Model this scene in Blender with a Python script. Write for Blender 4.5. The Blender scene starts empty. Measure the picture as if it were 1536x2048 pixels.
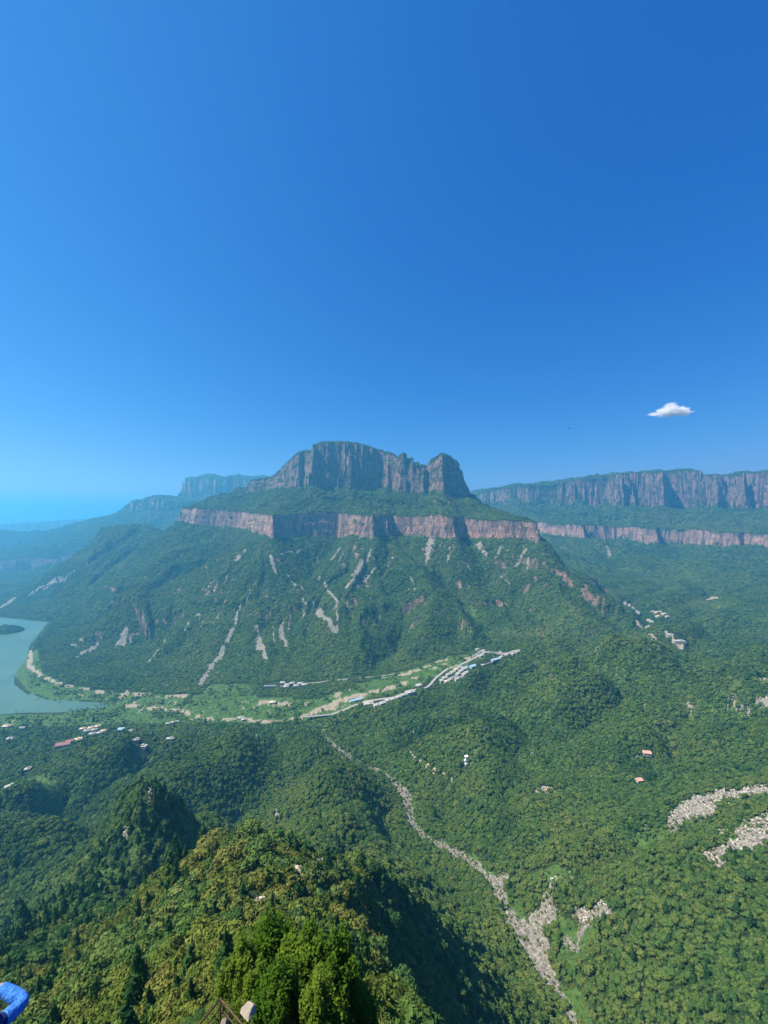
import bpy, bmesh, math, random
import numpy as np
from mathutils import Vector, Matrix

random.seed(7)
RNG = np.random.default_rng(11)
SC = bpy.context.scene
COL = SC.collection

# ---------------------------------------------------------------- camera
ZC = 470.0                       # lookout height above the reservoir, metres
F = 770.0                        # focal length in units of a 1536 wide picture
cam_d = bpy.data.cameras.new('camera')
cam_d.sensor_fit = 'HORIZONTAL'
cam_d.sensor_width = 36.0
cam_d.lens = 36.0 * F / 1536.0
cam_d.clip_start = 0.05
cam_d.clip_end = 90000
cam = bpy.data.objects.new('camera', cam_d)
cam.location = (0, 0, ZC)
cam.rotation_euler = (math.radians(90), 0, 0)
COL.objects.link(cam)
SC.camera = cam

# ---------------------------------------------------------------- sky, sun, exposure
SUN_AZ = math.radians(-98)       # from +Y (view direction), negative = to the left
SUN_EL = math.radians(55)
world = bpy.data.worlds.new('World')
SC.world = world
world.use_nodes = True
wn = world.node_tree
wn.nodes.clear()
w_out = wn.nodes.new('ShaderNodeOutputWorld')
w_bg = wn.nodes.new('ShaderNodeBackground')
w_sky = wn.nodes.new('ShaderNodeTexSky')
w_sky.sky_type = 'NISHITA'
w_sky.sun_disc = False
w_sky.sun_elevation = SUN_EL
w_sky.sun_rotation = SUN_AZ
w_sky.altitude = 900
w_sky.air_density = 1.0
w_sky.dust_density = 0.25
w_sky.ozone_density = 4.5
# colour response of the photograph's deep blue sky, the same for every direction
w_sep = wn.nodes.new('ShaderNodeSeparateColor'); w_com = wn.nodes.new('ShaderNodeCombineColor')
wn.links.new(w_sky.outputs[0], w_sep.inputs[0])
for ch, (gain, power) in enumerate(((0.085, 2.1), (0.405, 1.02), (1.30, 0.60))):
    w_p = wn.nodes.new('ShaderNodeMath'); w_p.operation = 'POWER'; w_p.inputs[1].default_value = power
    w_g = wn.nodes.new('ShaderNodeMath'); w_g.operation = 'MULTIPLY'; w_g.inputs[1].default_value = gain
    wn.links.new(w_sep.outputs[ch], w_p.inputs[0]); wn.links.new(w_p.outputs[0], w_g.inputs[0]); wn.links.new(w_g.outputs[0], w_com.inputs[ch])
w_bg.inputs['Strength'].default_value = 0.10
wn.links.new(w_com.outputs[0], w_bg.inputs[0])
wn.links.new(w_bg.outputs[0], w_out.inputs[0])

sun_d = bpy.data.lights.new('sun', 'SUN')
sun_d.energy = 5.0
sun_d.angle = math.radians(0.55)
sun_d.color = (1.0, 0.91, 0.74)
sun = bpy.data.objects.new('sun', sun_d)
sdir = Vector((math.sin(SUN_AZ) * math.cos(SUN_EL), math.cos(SUN_AZ) * math.cos(SUN_EL), math.sin(SUN_EL)))
sun.rotation_euler = (-sdir).to_track_quat('-Z', 'Y').to_euler()
sun.location = (-300, 100, 900)
COL.objects.link(sun)

SC.view_settings.view_transform = 'Standard'
SC.view_settings.look = 'None'
SC.view_settings.exposure = 1.1
SC.view_settings.gamma = 1.0
SC.view_settings.use_curve_mapping = False
SC.cycles.use_denoising = True
SC.cycles.max_bounces = 6
SC.cycles.diffuse_bounces = 2
SC.cycles.glossy_bounces = 2
SC.cycles.transmission_bounces = 2
SC.cycles.transparent_max_bounces = 6
SC.cycles.volume_bounces = 4
SC.cycles.sample_clamp_indirect = 4

# ---------------------------------------------------------------- small tools
def tag(o, label=None, cat=None, group=None, kind=None):
    if label: o['label'] = label
    if cat: o['category'] = cat
    if group: o['group'] = group
    if kind: o['kind'] = kind
    return o

def link(o, parent=None):
    COL.objects.link(o)
    if parent is not None: o.parent = parent
    return o

def empty(name, loc=(0, 0, 0), rz=0.0):
    o = bpy.data.objects.new(name, None)
    o.location = loc
    o.rotation_euler = (0, 0, rz)
    o.empty_display_size = 0.5
    return link(o)

def mesh_np(name, verts, quads=None, tris=None, smooth=False):
    me = bpy.data.meshes.new(name)
    verts = np.asarray(verts, np.float32)
    nq = 0 if quads is None else len(quads)
    nt = 0 if tris is None else len(tris)
    me.vertices.add(len(verts))
    me.vertices.foreach_set('co', verts.ravel())
    idx = []
    if nq: idx.append(np.asarray(quads, np.int32).ravel())
    if nt: idx.append(np.asarray(tris, np.int32).ravel())
    idx = np.concatenate(idx)
    me.loops.add(len(idx))
    me.loops.foreach_set('vertex_index', idx)
    me.polygons.add(nq + nt)
    st = np.concatenate([np.arange(nq) * 4, nq * 4 + np.arange(nt) * 3]).astype(np.int32)
    me.polygons.foreach_set('loop_start', st)
    sm = np.broadcast_to(np.asarray(smooth, bool), (nq + nt,))
    me.polygons.foreach_set('use_smooth', np.ascontiguousarray(sm))
    me.update(calc_edges=True)
    me.validate()
    return me

def fattr(me, name, arr):
    a = me.attributes.new(name, 'FLOAT', 'POINT')
    a.data.foreach_set('value', np.ascontiguousarray(arr, np.float32).ravel())

# ---- numpy noise
_PERM = np.random.default_rng(3).integers(0, 2**31 - 1, 4096)
def _hash(ix, iy, seed):
    h = (ix * 374761393 + iy * 668265263 + seed * 144665).astype(np.int64)
    h = (h ^ (h >> 13)) * 1274126177
    h = h ^ (h >> 16)
    return (h & 0xFFFF).astype(np.float32) / 65535.0
def vnoise(x, y, seed=0):
    """value noise with quintic fade, range -1..1"""
    fx = np.floor(x); fy = np.floor(y)
    ix = fx.astype(np.int64); iy = fy.astype(np.int64)
    tx = (x - fx).astype(np.float32); ty = (y - fy).astype(np.float32)
    tx = tx * tx * tx * (tx * (tx * 6 - 15) + 10); ty = ty * ty * ty * (ty * (ty * 6 - 15) + 10)
    a = _hash(ix, iy, seed); b = _hash(ix + 1, iy, seed)
    c = _hash(ix, iy + 1, seed); d = _hash(ix + 1, iy + 1, seed)
    return ((a + (b - a) * tx) * (1 - ty) + (c + (d - c) * tx) * ty) * 2 - 1
def fbm(x, y, octv=4, seed=0, gain=0.5):
    s = 0; amp = 1.0; tot = 0
    for k in range(octv):
        ca, sa = math.cos(0.6 * k + 0.3), math.sin(0.6 * k + 0.3)
        s = s + amp * vnoise(x * ca - y * sa + 17.3 * k, x * sa + y * ca - 9.1 * k, seed + k)
        tot += amp; amp *= gain; x = x * 2.03; y = y * 2.03
    return s / tot
def smooth(a, b, x):
    t = np.clip((x - a) / (b - a), 0, 1)
    return t * t * (3 - 2 * t)
def smax(a, b, k):
    h = np.clip(0.5 + 0.5 * (a - b) / k, 0, 1)
    return b + (a - b) * h + k * h * (1 - h)
def smin(a, b, k):
    return -smax(-a, -b, k)

def poly_sd(P, X, Y):
    """signed distance to a closed polygon, negative inside"""
    d2 = np.full(X.shape, 1e18, np.float32); ins = np.zeros(X.shape, bool)
    n = len(P)
    for i in range(n):
        ax, ay = P[i]; bx, by = P[(i + 1) % n]
        ex, ey = bx - ax, by - ay
        wx, wy = X - ax, Y - ay
        t = np.clip((wx * ex + wy * ey) / (ex * ex + ey * ey + 1e-9), 0, 1)
        dx, dy = wx - ex * t, wy - ey * t
        d2 = np.minimum(d2, dx * dx + dy * dy)
        c = ((ay > Y) != (by > Y)) & (X < ex * (Y - ay) / (ey if abs(ey) > 1e-9 else 1e-9) + ax)
        ins ^= c
    d = np.sqrt(d2)
    return np.where(ins, -d, d)

def line_dist(P, X, Y):
    """distance to a polyline of (x, y, v): returns dist, interpolated v, arc length"""
    best = np.full(X.shape, 1e18, np.float32); val = np.zeros(X.shape, np.float32); arc = np.zeros(X.shape, np.float32)
    s0 = 0.0
    for i in range(len(P) - 1):
        ax, ay, av = P[i]; bx, by, bv = P[i + 1]
        ex, ey = bx - ax, by - ay
        L = math.hypot(ex, ey)
        t = np.clip(((X - ax) * ex + (Y - ay) * ey) / (L * L + 1e-9), 0, 1)
        d2 = (X - ax - ex * t) ** 2 + (Y - ay - ey * t) ** 2
        m = d2 < best
        best = np.where(m, d2, best)
        val = np.where(m, av + (bv - av) * t, val)
        arc = np.where(m, s0 + L * t, arc)
        s0 += L
    return np.sqrt(best), val, arc

def wy(px, py, Y):               # picture direction + distance -> world
    return ((px - 768) / F * Y, Y, ZC - (py - 1024) / F * Y)
def wz(px, py, z):               # picture direction + elevation -> world
    Y = F * (ZC - z) / (py - 1024)
    return ((px - 768) / F * Y, Y, z)

# ---------------------------------------------------------------- terrain grid
NC = 1180
PXC = np.linspace(-230, 1770, NC)
U = (PXC - 768) / F
rows = [np.geomspace(3.0, 1380, 400, endpoint=False), np.arange(1380, 2320, 3.4), np.arange(2320, 3300, 6.0),
        np.geomspace(3300, 9000, 110, endpoint=False), np.geomspace(9000, 42000, 18)]
YR = np.concatenate(rows)
NR = len(YR)
GX = (YR[:, None] * U[None, :]).astype(np.float32)
GY = np.repeat(YR[:, None], NC, 1).astype(np.float32)

# broad relief from surveyed points
CP = []
def cz(*pts):
    for px, py, z in pts: CP.append(wz(px, py, z))
def cy(*pts):
    for px, py, Y in pts: CP.append(wy(px, py, Y))
# reservoir flats, meadow and valley floor
cz((40, 1452, 7), (120, 1440, 4), (200, 1440, 4), (300, 1425, 3), (400, 1420, 4), (430, 1392, 5), (560, 1420, 7), (520, 1440, 7),
   (650, 1405, 12), (760, 1385, 18), (860, 1352, 30), (950, 1322, 44), (1050, 1300, 68), (1115, 1292, 80), (330, 1385, 5), (200, 1385, 5), (110, 1370, 4))
cz((1340, 1285, 74), (1270, 1215, 85), (1220, 1180, 100), (1370, 1205, 95), (1450, 1270, 90))
# stream that climbs toward the lookout
STREAM_PX = [(600, 1436, 8), (640, 1452, 14), (665, 1490, 22), (700, 1515, 28), (760, 1545, 36), (800, 1578, 42), (822, 1610, 48), (825, 1650, 54), (880, 1692, 62),
             (930, 1715, 68), (985, 1765, 78), (1005, 1800, 83), (1040, 1860, 89), (1085, 1950, 97), (1150, 2048, 106), (1230, 2200, 118)]
STREAM = [wz(*p) for p in STREAM_PX]
for p in STREAM: CP.append(p)
# rolling forest on the right
cy((1040, 1304, 1050), (1120, 1296, 1060), (1200, 1303, 1000), (1290, 1301, 950), (1400, 1326, 870), (1536, 1349, 790), (1640, 1350, 740))
cz((950, 1570, 92), (1100, 1450, 84), (1000, 1400, 60), (900, 1420, 46), (780, 1450, 34), (700, 1442, 27), (1300, 1450, 118), (1500, 1450, 145),
   (1500, 1400, 140), (1300, 1600, 130), (1450, 1600, 150), (1100, 1650, 108), (1200, 1750, 125), (1450, 1750, 165), (1200, 1900, 124), (1350, 1950, 150),
   (1500, 2048, 172), (1300, 2048, 140), (1000, 1490, 70), (1200, 1500, 100), (870, 1500, 52), (950, 1640, 85), (1060, 1740, 96))
CP += [(300, 150, 260), (700, 400, 225), (1000, 700, 190), (150, 100, 255), (60, 40, 330), (160, 20, 400)]
# near hill under the lookout
cy((520, 2048, 12), (560, 1900, 62), (500, 1780, 130), (430, 1712, 190), (300, 1768, 185), (220, 1838, 175), (100, 1955, 150), (100, 2010, 100),
   (250, 1955, 100), (350, 1858, 120), (0, 2048, 100), (200, 2048, 58), (600, 1850, 105), (648, 1728, 232), (750, 1745, 232), (700, 1850, 135),
   (800, 1850, 167), (900, 1850, 183), (1000, 1858, 208), (1058, 1935, 210), (900, 2000, 140), (1000, 2048, 150), (800, 2048, 60), (1095, 2040, 190), (700, 2048, 20))
CP += [(-60, 20, 415), (-140, 60, 362), (-4.2, 9.6, 456.0), (-3.2, 3.2, 464.3)]
for u_ in (-1.3, -0.8, -0.35, 0.1, 0.5, 0.9, 1.3):
    CP += [(u_ * 3, 3, 464.0 if u_ < -0.5 else 463.0), (u_ * 6, 6, 458.5 - 2.5 * max(u_, 0))]
    if u_ < 0: CP += [(u_ * 14, 14, 450.5 if u_ == -0.35 else 443), (u_ * 30, 30, 428 if u_ == -0.35 else 416)]
    if u_ > 0: CP += [(u_ * 14, 14, 445 - 8 * u_), (u_ * 30, 30, 421 - 22 * u_), (u_ * 70, 70, 372 - 50 * u_)]
# spur that ends in the pointed peak, gully before it
cy((0, 1896, 200), (120, 1808, 232), (215, 1716, 285), (300, 1592, 322), (-120, 1930, 180))
CP += [(-150, 258, 182), (-162, 330, 150), (-155, 300, 160), (-196, 352, 168), (-235, 325, 180), (-250, 285, 165), (-290, 250, 150), (-330, 205, 160), (-120, 290, 172), (-80, 300, 185)]
# rounded forest on the left
cy((660, 1622, 400), (640, 1542, 520), (620, 1472, 700))
cz((570, 1560, 58), (550, 1640, 84), (540, 1700, 108), (460, 1500, 66), (400, 1640, 126), (380, 1560, 72), (205, 1482, 50), (100, 1520, 32), (0, 1520, 28),
   (0, 1600, 50), (100, 1600, 60), (200, 1640, 80), (0, 1700, 76), (100, 1720, 96), (0, 1800, 104), (350, 1480, 22), (560, 1472, 18), (450, 1450, 9),
   (300, 1452, 8), (100, 1478, 10), (-150, 1500, 20), (-150, 1700, 90), (500, 1560, 60), (300, 1540, 58))
# far base under the mountains
for x, y, z in [(-400, 1300, 10), (0, 1400, 30), (300, 1500, 50), (-1200, 1400, 0), (-2000, 1800, -8), (-1800, 1200, -8), (-1500, 900, -4), (-2600, 2600, 0), (0, 2200, 60),
                (700, 2300, 110), (1300, 2400, 120), (2000, 2000, 120), (1500, 1500, 120), (2400, 1500, 150), (-1000, 3200, 40), (1500, 3500, 140), (-4000, 4000, 20), (0, 5000, 60),
                (4000, 4000, 150), (-6000, 6000, 20), (0, 8000, 40), (6000, 6000, 120), (1200, 1100, 110), (1500, 800, 180)]:
    CP.append((x, y, z))
CP = np.array(CP, np.float64)
def rb_uv(x, y): return np.stack([x / y * 1.6, np.log(y) * 1.6], -1)
cuv = rb_uv(CP[:, 0], CP[:, 1])
def tps(r2): return 0.5 * r2 * np.log(r2 + 1e-12)
def rbf_fit(uv, z, lam):
    n = len(uv)
    K = tps(((uv[:, None] - uv[None]) ** 2).sum(-1)) + lam * np.eye(n)
    Pm = np.concatenate([np.ones((n, 1)), uv], 1)
    A = np.block([[K, Pm], [Pm.T, np.zeros((3, 3))]])
    return np.linalg.solve(A, np.concatenate([z, np.zeros(3)]))
cw = rbf_fit(cuv, CP[:, 2], 0.002)
def rbf_eval(uv):
    k = tps(((uv[:, None] - cuv[None]) ** 2).sum(-1))
    return k @ cw[:-3] + cw[-3] + uv @ cw[-2:]
ri = np.unique(np.concatenate([np.arange(0, NR, 7), [NR - 1]])); ci = np.unique(np.concatenate([np.arange(0, NC, 8), [NC - 1]]))
cx, cyy = GX[np.ix_(ri, ci)], GY[np.ix_(ri, ci)]
coarse = rbf_eval(rb_uv(cx.ravel().astype(np.float64), cyy.ravel().astype(np.float64))).reshape(cx.shape)
tmp = np.stack([np.interp(np.arange(NC), ci, coarse[i]) for i in range(len(ri))])
lr = np.log(YR)
base = np.empty((NR, NC), np.float32)
ra = np.interp(lr, lr[ri], np.arange(len(ri))); r0 = np.clip(ra.astype(int), 0, len(ri) - 2); rt = (ra - r0)[:, None]
base[:] = tmp[r0] * (1 - rt) + tmp[r0 + 1] * rt
far_w = smooth(3500, 7000, GY)
base = base * (1 - far_w) + 10 * far_w
base = np.minimum(base, 500)

# rounded hillocks with creased gullies between (billow)
sd_, sv_, sa_ = line_dist(STREAM, GX, GY)
GUL_PX = [(560, 1500, 26), (572, 1555, 52), (552, 1640, 80), (540, 1705, 104), (520, 1800, 150)]
GULLY = [wz(*p) for p in GUL_PX]
gd_, gv_, _ = line_dist(GULLY, GX, GY)
wxn = GX + 40 * fbm(GX / 210, GY / 210, 2, 31); wyn = GY + 40 * fbm(GX / 210, GY / 210, 2, 41)
# stretch along the fall line of each side: hills run towards the stream
ang = math.radians(28)
hx = wxn * math.cos(ang) + wyn * math.sin(ang); hy = -wxn * math.sin(ang) + wyn * math.cos(ang)
bil = np.abs(vnoise(hx / 230, hy / 130, 51)) * 1.0 + 0.34 * np.abs(vnoise(hx / 90, hy / 60, 52)) + 0.10 * np.abs(vnoise(hx / 37, hy / 30, 53))
amp = 82 * smooth(10, 60, base) * smooth(240, 420, GY) * (1 - smooth(1200, 2500, GY)) * (0.25 + 0.75 * smooth(10, 70, np.minimum(sd_, gd_))) * (1 - 0.85 * np.exp(-((GX - 385) ** 2 + (GY - 420) ** 2) / 90 ** 2))
amp = amp + 9 * smooth(40, 150, GY) * (1 - smooth(250, 420, GY))
base = base + amp * (bil - 0.55)
base = base + (1.2 + 3.2 * smooth(60, 130, GY) * (1 - smooth(220, 300, GY))) * fbm(GX / 15, GY / 15, 3, 77) * smooth(10, 60, GY) * smooth(6, 20, base)
# carve the beds
wid = 7 + 3 * vnoise(sa_ / 40, sa_ * 0, 5)
base = smin(base, sv_ + 0.5 * np.maximum(0, sd_ - wid) + 0.004 * sd_ ** 2 + 0.6, 5.0)
base = smin(base, gv_ + 0.5 * np.maximum(0, gd_ - 2.0) + 0.008 * gd_ ** 2 + 0.6, 4.0)

# the pointed peak
pk = wy(300, 1566, 302)
pd = np.hypot(GX - pk[0], (GY - pk[1]) * 0.9)
base = smax(base, pk[2] + 3 - 1.65 * np.sqrt(pd * pd + 9) + 3 * fbm(GX / 12, GY / 12, 2, 66), 6.0)
# reservoir
SHORE = [(-2600, 896), (-893, 896), (-760, 905), (-640, 930), (-700, 950), (-835, 962), (-930, 1000), (-1010, 1050), (-1085, 1140), (-1150, 1240), (-1251, 1360), (-1340, 1500), (-1430, 1640),
         (-1711, 1715), (-2600, 1750)]
shs = poly_sd(SHORE, GX, GY) + 12 * fbm(GX / 60, GY / 60, 3, 91) * smooth(20, 60, np.abs(poly_sd(SHORE, GX, GY)) + 30)
bank = np.where(shs > 0, 0.25 + 0.045 * shs + 0.8 * np.abs(fbm(GX / 25, GY / 9, 2, 92)) * smooth(5, 60, shs), shs * 0.12)
base = np.where(shs < 160, bank + (np.maximum(base, bank) - bank) * smooth(40, 160, shs), base)
base = np.maximum(base, -14)
base = np.where(GY > 1750, np.maximum(base, 3 + 3 * fbm(GX / 90, GY / 90, 2, 93)), base)
# island in the reservoir (left edge)
isl = wz(8, 1262, 2)
di = np.hypot((GX - isl[0]) / 70, (GY - isl[1]) / 45)
base = np.maximum(base, 22 * (1 - di * di) + 3 * fbm(GX / 20, GY / 20, 2, 3))

# ---------------------------------------------------------------- mountains (cliff-banded)
def wp(px, Y): return ((px - 768) / F * Y, Y)
def prof1(pts, x): 
    p = sorted(pts)
    return np.interp(x, [a for a, b in p], [b for a, b in p]).astype(np.float32)

def cliff_profile(t, zlo, zhi, w, X, Y, seed):
    """t: distance inside the rim line; rises from zlo to zhi over w metres with ledges"""
    f = np.clip(t / w, 0, 1)
    led = 0.30 + 0.1 * vnoise(X / 90, Y / 90, seed); led2 = 0.66 + 0.1 * vnoise(X / 70, Y / 70, seed + 1)
    g = led * smooth(0.0, 0.22, f) + (led2 - led) * smooth(0.36, 0.58, f) + (1 - led2) * smooth(0.72, 1.0, f)
    return zlo + (zhi - zlo) * g

LOW = [wp(355, 2150), wp(385, 2030), wp(430, 2040), wp(478, 2030), wp(508, 1870), wp(530, 1745), wp(540, 1690), wp(548, 1680), wp(556, 1730), wp(620, 1800), wp(676, 1850), wp(682, 1830), wp(715, 1745), wp(750, 1685), wp(756, 1735), wp(784, 1760),
       wp(788, 1790), wp(822, 1780), wp(870, 1715), wp(912, 1665), wp(916, 1720), wp(930, 1760), wp(960, 1715), wp(1010, 1665), wp(1045, 1650), wp(1078, 1612), wp(1084, 1630),
       (715, 1760), (660, 1960), (590, 2250), (330, 2650), (-300, 2900), (-1000, 2800), (-1300, 2500)]
UPP = [wp(462, 2420), wp(500, 2330), wp(545, 2260), wp(575, 2180), wp(598, 2120), wp(606, 2150), wp(617, 2080), wp(626, 2030), wp(633, 2075), wp(680, 2110), wp(700, 2090), wp(706, 2125), wp(760, 2150), wp(786, 2120), wp(800, 2040), wp(812, 2060), wp(845, 2030), wp(857, 2050),
       wp(868, 2010), wp(884, 1965), wp(896, 1990), wp(918, 2030), wp(938, 2080), wp(944, 2150), (430, 2330), (180, 2480), (-300, 2560), (-700, 2600), (-900, 2540)]
TOP_PX = [(430, 985), (462, 958), (470, 951), (510, 947), (528, 942), (545, 930), (560, 917), (580, 903), (600, 893), (612, 896), (619, 897), (622, 886), (640, 880), (668, 879), (690, 877), (715, 881), (740, 887), (775, 898),
          (790, 905), (798, 915), (805, 907), (811, 908), (815, 921), (822, 917), (830, 925), (850, 934), (855, 944), (857, 946), (860, 928), (872, 917), (885, 909), (895, 914), (912, 921), (922, 938), (930, 955), (938, 972), (946, 990)]
TOP = [((px - 768) / F * 2075, ZC + (1024 - py) / F * 2075) for px, py in TOP_PX]
LB = [(-1400, 420), (-1086, 408), (-760, 388), (-500, 362), (-200, 352), (-40, 360), (300, 356), (664, 344), (900, 340)]
LT = [(-1400, 490), (-1086, 484), (-760, 464), (-500, 450), (-200, 449), (-40, 449), (300, 434), (664, 420), (900, 416)]
UB = [(-1000, 600), (-480, 608), (-190, 604), (100, 592), (360, 570), (500, 566)]

def rim_noise(X, Y, s):
    big = 12 * fbm(X / 95, Y / 95, 2, s)
    n1 = vnoise(X / 34, Y / 34, s + 5); n2 = vnoise(X / 13, Y / 13, s + 6)
    k = 0.25 + 0.75 * smooth(-0.2, 0.5, vnoise(X / 160, Y / 160, s + 7))
    return big + k * (8 * (np.abs(n1) * 2 - 0.8) + 3.0 * (np.abs(n2) * 2 - 0.8))

def talus(d, drop, run, p=1.45):
    return drop * (1 - np.clip(1 - d / run, 0, 1) ** p) + 0.35 * np.maximum(0, d - run)

CLM = np.zeros((NR, NC), np.float32)
def mesa(rs):
    X, Y = GX[rs], GY[rs]
    cn = rim_noise(X, Y, 200)
    dl = poly_sd(LOW, X, Y)
    du = poly_sd(UPP, X, Y) + rim_noise(X, Y, 230) * 1.5 + 18 * np.abs(vnoise(X / 46, Y / 46, 241)) - 18
    dlc = dl + cn * 0.6
    zlb, zlt, zub, zt = prof1(LB, X), prof1(LT, X), prof1(UB, X), prof1(TOP, X)
    zlb = zlb + 16 * np.maximum(0, vnoise(X / 70, Y / 140, 217)) ** 1.2 - 4 + 4 * vnoise(X / 24, Y / 40, 218)
    zlt = zlt + 7 * vnoise(X / 110, Y / 110, 228)
    zub = zub + 26 * np.maximum(0, vnoise(X / 75, Y / 150, 238)) - 5
    # talus with spurs and gullies
    phi = np.arctan2(X + 60, 2350 - Y)
    dpos = np.maximum(dl, 0)
    wob = phi * 9 + 0.5 * vnoise(X / 160, Y / 160, 210) + 0.2 * vnoise(X / 60, Y / 60, 211)
    rdg = 1 - np.abs(vnoise(wob * 0.85, dpos / 900, 212)) * 2
    rdg0 = 1 - np.abs(vnoise(wob * 0.42 + 0.37, dpos / 1500, 219)) * 2
    rdg2 = 1 - np.abs(vnoise(wob * 2.3, dpos / 400, 213)) * 2
    rdg3 = 1 - np.abs(vnoise(wob * 6.0, dpos / 200, 216)) * 2
    body = smooth(0, 160, dpos) * (1 - smooth(380, 720, dpos))
    lw = smooth(-520, -760, X + 0.35 * (Y - 1700))
    z = zlb + 3 - (talus(dpos, 352, 700) * (1 - lw) + 0.78 * dpos * lw) + body * (1 - 0.6 * lw) * (80 * rdg0 + 32 * rdg + 11 * rdg2 + 3 * rdg3 - 92) + 5 * fbm(X / 24, Y / 24, 2, 214) * smooth(5, 60, dpos)
    # rock steps on the lower spurs
    st = (z - 120 + 10 * vnoise(X / 120, Y / 120, 215)) 
    z = z + 12 * smooth(0, 9, st) * smooth(60, 8, st) * smooth(-0.1, 0.4, rdg) * body
    # lower cliff, bench, upper cliff
    din = -dlc
    zc = cliff_profile(din, zlb, zlt, 21, X, Y, 221)
    t = np.clip(din / (din + np.maximum(du, 0) + 1e-3), 0, 1)
    step = 14 * smooth(0.0, 0.03, t - 0.50 - 0.05 * vnoise(X / 150, Y / 150, 223)) * smooth(-0.35, 0.1, vnoise(X / 70, Y / 70, 222))
    bsp = 1 - np.abs(vnoise(phi * 22 + 0.5 * vnoise(X / 60, Y / 60, 225), din / 500, 224)) * 2
    bench = zlt + (zub - zlt - 14) * t ** 1.05 + step + 9 * bsp * np.sin(np.pi * np.clip(t, 0, 1)) + 3 * fbm(X / 25, Y / 25, 2, 226) * smooth(0.0, 0.1, t)
    z = np.where(din > 0, np.where(din < 21, zc, bench + 0 * zc), z)
    dui = -du
    zedge = np.maximum(zt - 7 - 16 * np.maximum(0, vnoise(X / 17, Y / 17, 242)) * smooth(-560, -300, X) + (15 * vnoise(X / 8, Y / 30, 243) + 8 * vnoise(X / 18, Y / 30, 244)) * smooth(50, 85, X) * smooth(330, 240, X) + 8 * vnoise(X / 14, Y / 14, 245) * smooth(240, 270, X), zub + 4)
    zu = cliff_profile(dui, zub, zedge, 34, X, Y, 231)
    topz = zedge + 14 * smooth(32, 110, dui) + 5 * fbm(X / 40, Y / 40, 3, 233) * smooth(32, 48, dui)
    z = np.where(dui > 0, np.where(dui < 34, zu, topz), z)
    CLM[rs] = np.maximum(((din > -4) & (din < 20)), ((dui > -4) & (dui < 33)))
    # back of the mountain
    return z
rs_mesa = slice(int(np.searchsorted(YR, 850)), int(np.searchsorted(YR, 3600)))
ZM = np.full((NR, NC), -500, np.float32)
ZM[rs_mesa] = mesa(rs_mesa)

# spurs: ridge lines with side slopes
def spur(P, slope, k_noise, seed, w=12, curve=0.0):
    d, v, a = line_dist(P, GX[rs_far], GY[rs_far])
    X, Y = GX[rs_far], GY[rs_far]
    n = 1 - np.abs(vnoise(a / 70 + 0.4 * vnoise(X / 50, Y / 50, seed), d / 300, seed + 1)) * 2
    n2 = 1 - np.abs(vnoise(a / 28 + 0.4 * vnoise(X / 30, Y / 30, seed + 3), d / 200, seed + 4)) * 2
    return v - slope * np.sqrt(d * d + w * w) + slope * w + (n + 0.25 * n2) * k_noise * smooth(0, 160, d) + 4 * fbm(X / 30, Y / 30, 3, seed + 2)
rs_far = slice(int(np.searchsorted(YR, 850)), NR)
def put(A, Z): A[rs_far] = np.maximum(A[rs_far], Z)
ZM_sp = np.full((NR, NC), -500, np.float32)
put(ZM_sp, spur([wy(548, 1078, 1690), wy(500, 1092, 1670), wy(440, 1112, 1640), wy(350, 1164, 1570), wy(300, 1182, 1530), wy(272, 1176, 1500), wy(255, 1186, 1480), wy(215, 1240, 1420), wy(140, 1285, 1330), wy(90, 1318, 1230)], 0.74, 20, 300))
put(ZM_sp, spur([wy(520, 1078, 1720), wy(470, 1150, 1560), wy(410, 1215, 1420), wy(330, 1290, 1260), wy(300, 1330, 1190)], 0.82, 18, 310))
put(ZM_sp, spur([wy(690, 1085, 1760), wy(640, 1148, 1560), wy(560, 1192, 1420), wy(520, 1214, 1350), wy(500, 1280, 1240), wy(480, 1340, 1150)], 0.82, 20, 320))
put(ZM_sp, spur([wy(780, 1085, 1720), wy(840, 1136, 1520), wy(870, 1186, 1390), wy(850, 1248, 1260), wy(800, 1330, 1130)], 0.78, 20, 330))
put(ZM_sp, spur([wy(1070, 1092, 1640), wy(1110, 1130, 1560), wy(1150, 1175, 1480), wy(1230, 1235, 1370), wy(1300, 1280, 1290)], 0.66, 16, 340))
ZM = np.maximum(ZM, ZM_sp)

# second spur across the arm of the reservoir and the ridges behind it
ZD = np.full((NR, NC), -500, np.float32)
put(ZD, spur([wy(430, 1066, 2350), wy(360, 1068, 2330), wy(300, 1060, 2350), wy(290, 1050, 2390), wy(245, 1050, 2400), wy(205, 1057, 2380), wy(188, 1078, 2350), wy(140, 1118, 2290), wy(60, 1165, 2230), wy(-20, 1205, 2120), wy(-120, 1215, 2050)], 0.62, 22, 350))
put(ZD, spur([wy(290, 1055, 2390), wy(250, 1120, 2150), wy(200, 1180, 1960), wy(150, 1220, 1800)], 0.62, 14, 355))
put(ZD, spur([wy(420, 1095, 2150), wy(330, 1150, 1950), wy(270, 1190, 1830), wy(200, 1228, 1730)], 0.6, 14, 358))
put(ZD, spur([wy(240, 1060, 3400), wy(130, 1085, 3300), wy(60, 1110, 3200), wy(0, 1130, 3050), wy(-100, 1140, 2950)], 0.55, 26, 360))
put(ZD, spur([wy(420, 1010, 4400), wy(300, 1030, 4300), wy(225, 1032, 4250), wy(190, 1036, 4200), wy(140, 1050, 4150), wy(100, 1062, 4100), wy(40, 1064, 4050), wy(6, 1060, 4000), wy(-60, 1072, 3900), wy(-200, 1080, 3700)], 0.55, 30, 370))
put(ZD, spur([wy(300, 1030, 7500), wy(120, 1040, 7000), wy(0, 1048, 6500), wy(-200, 1050, 6000)], 0.4, 30, 375))
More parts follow.
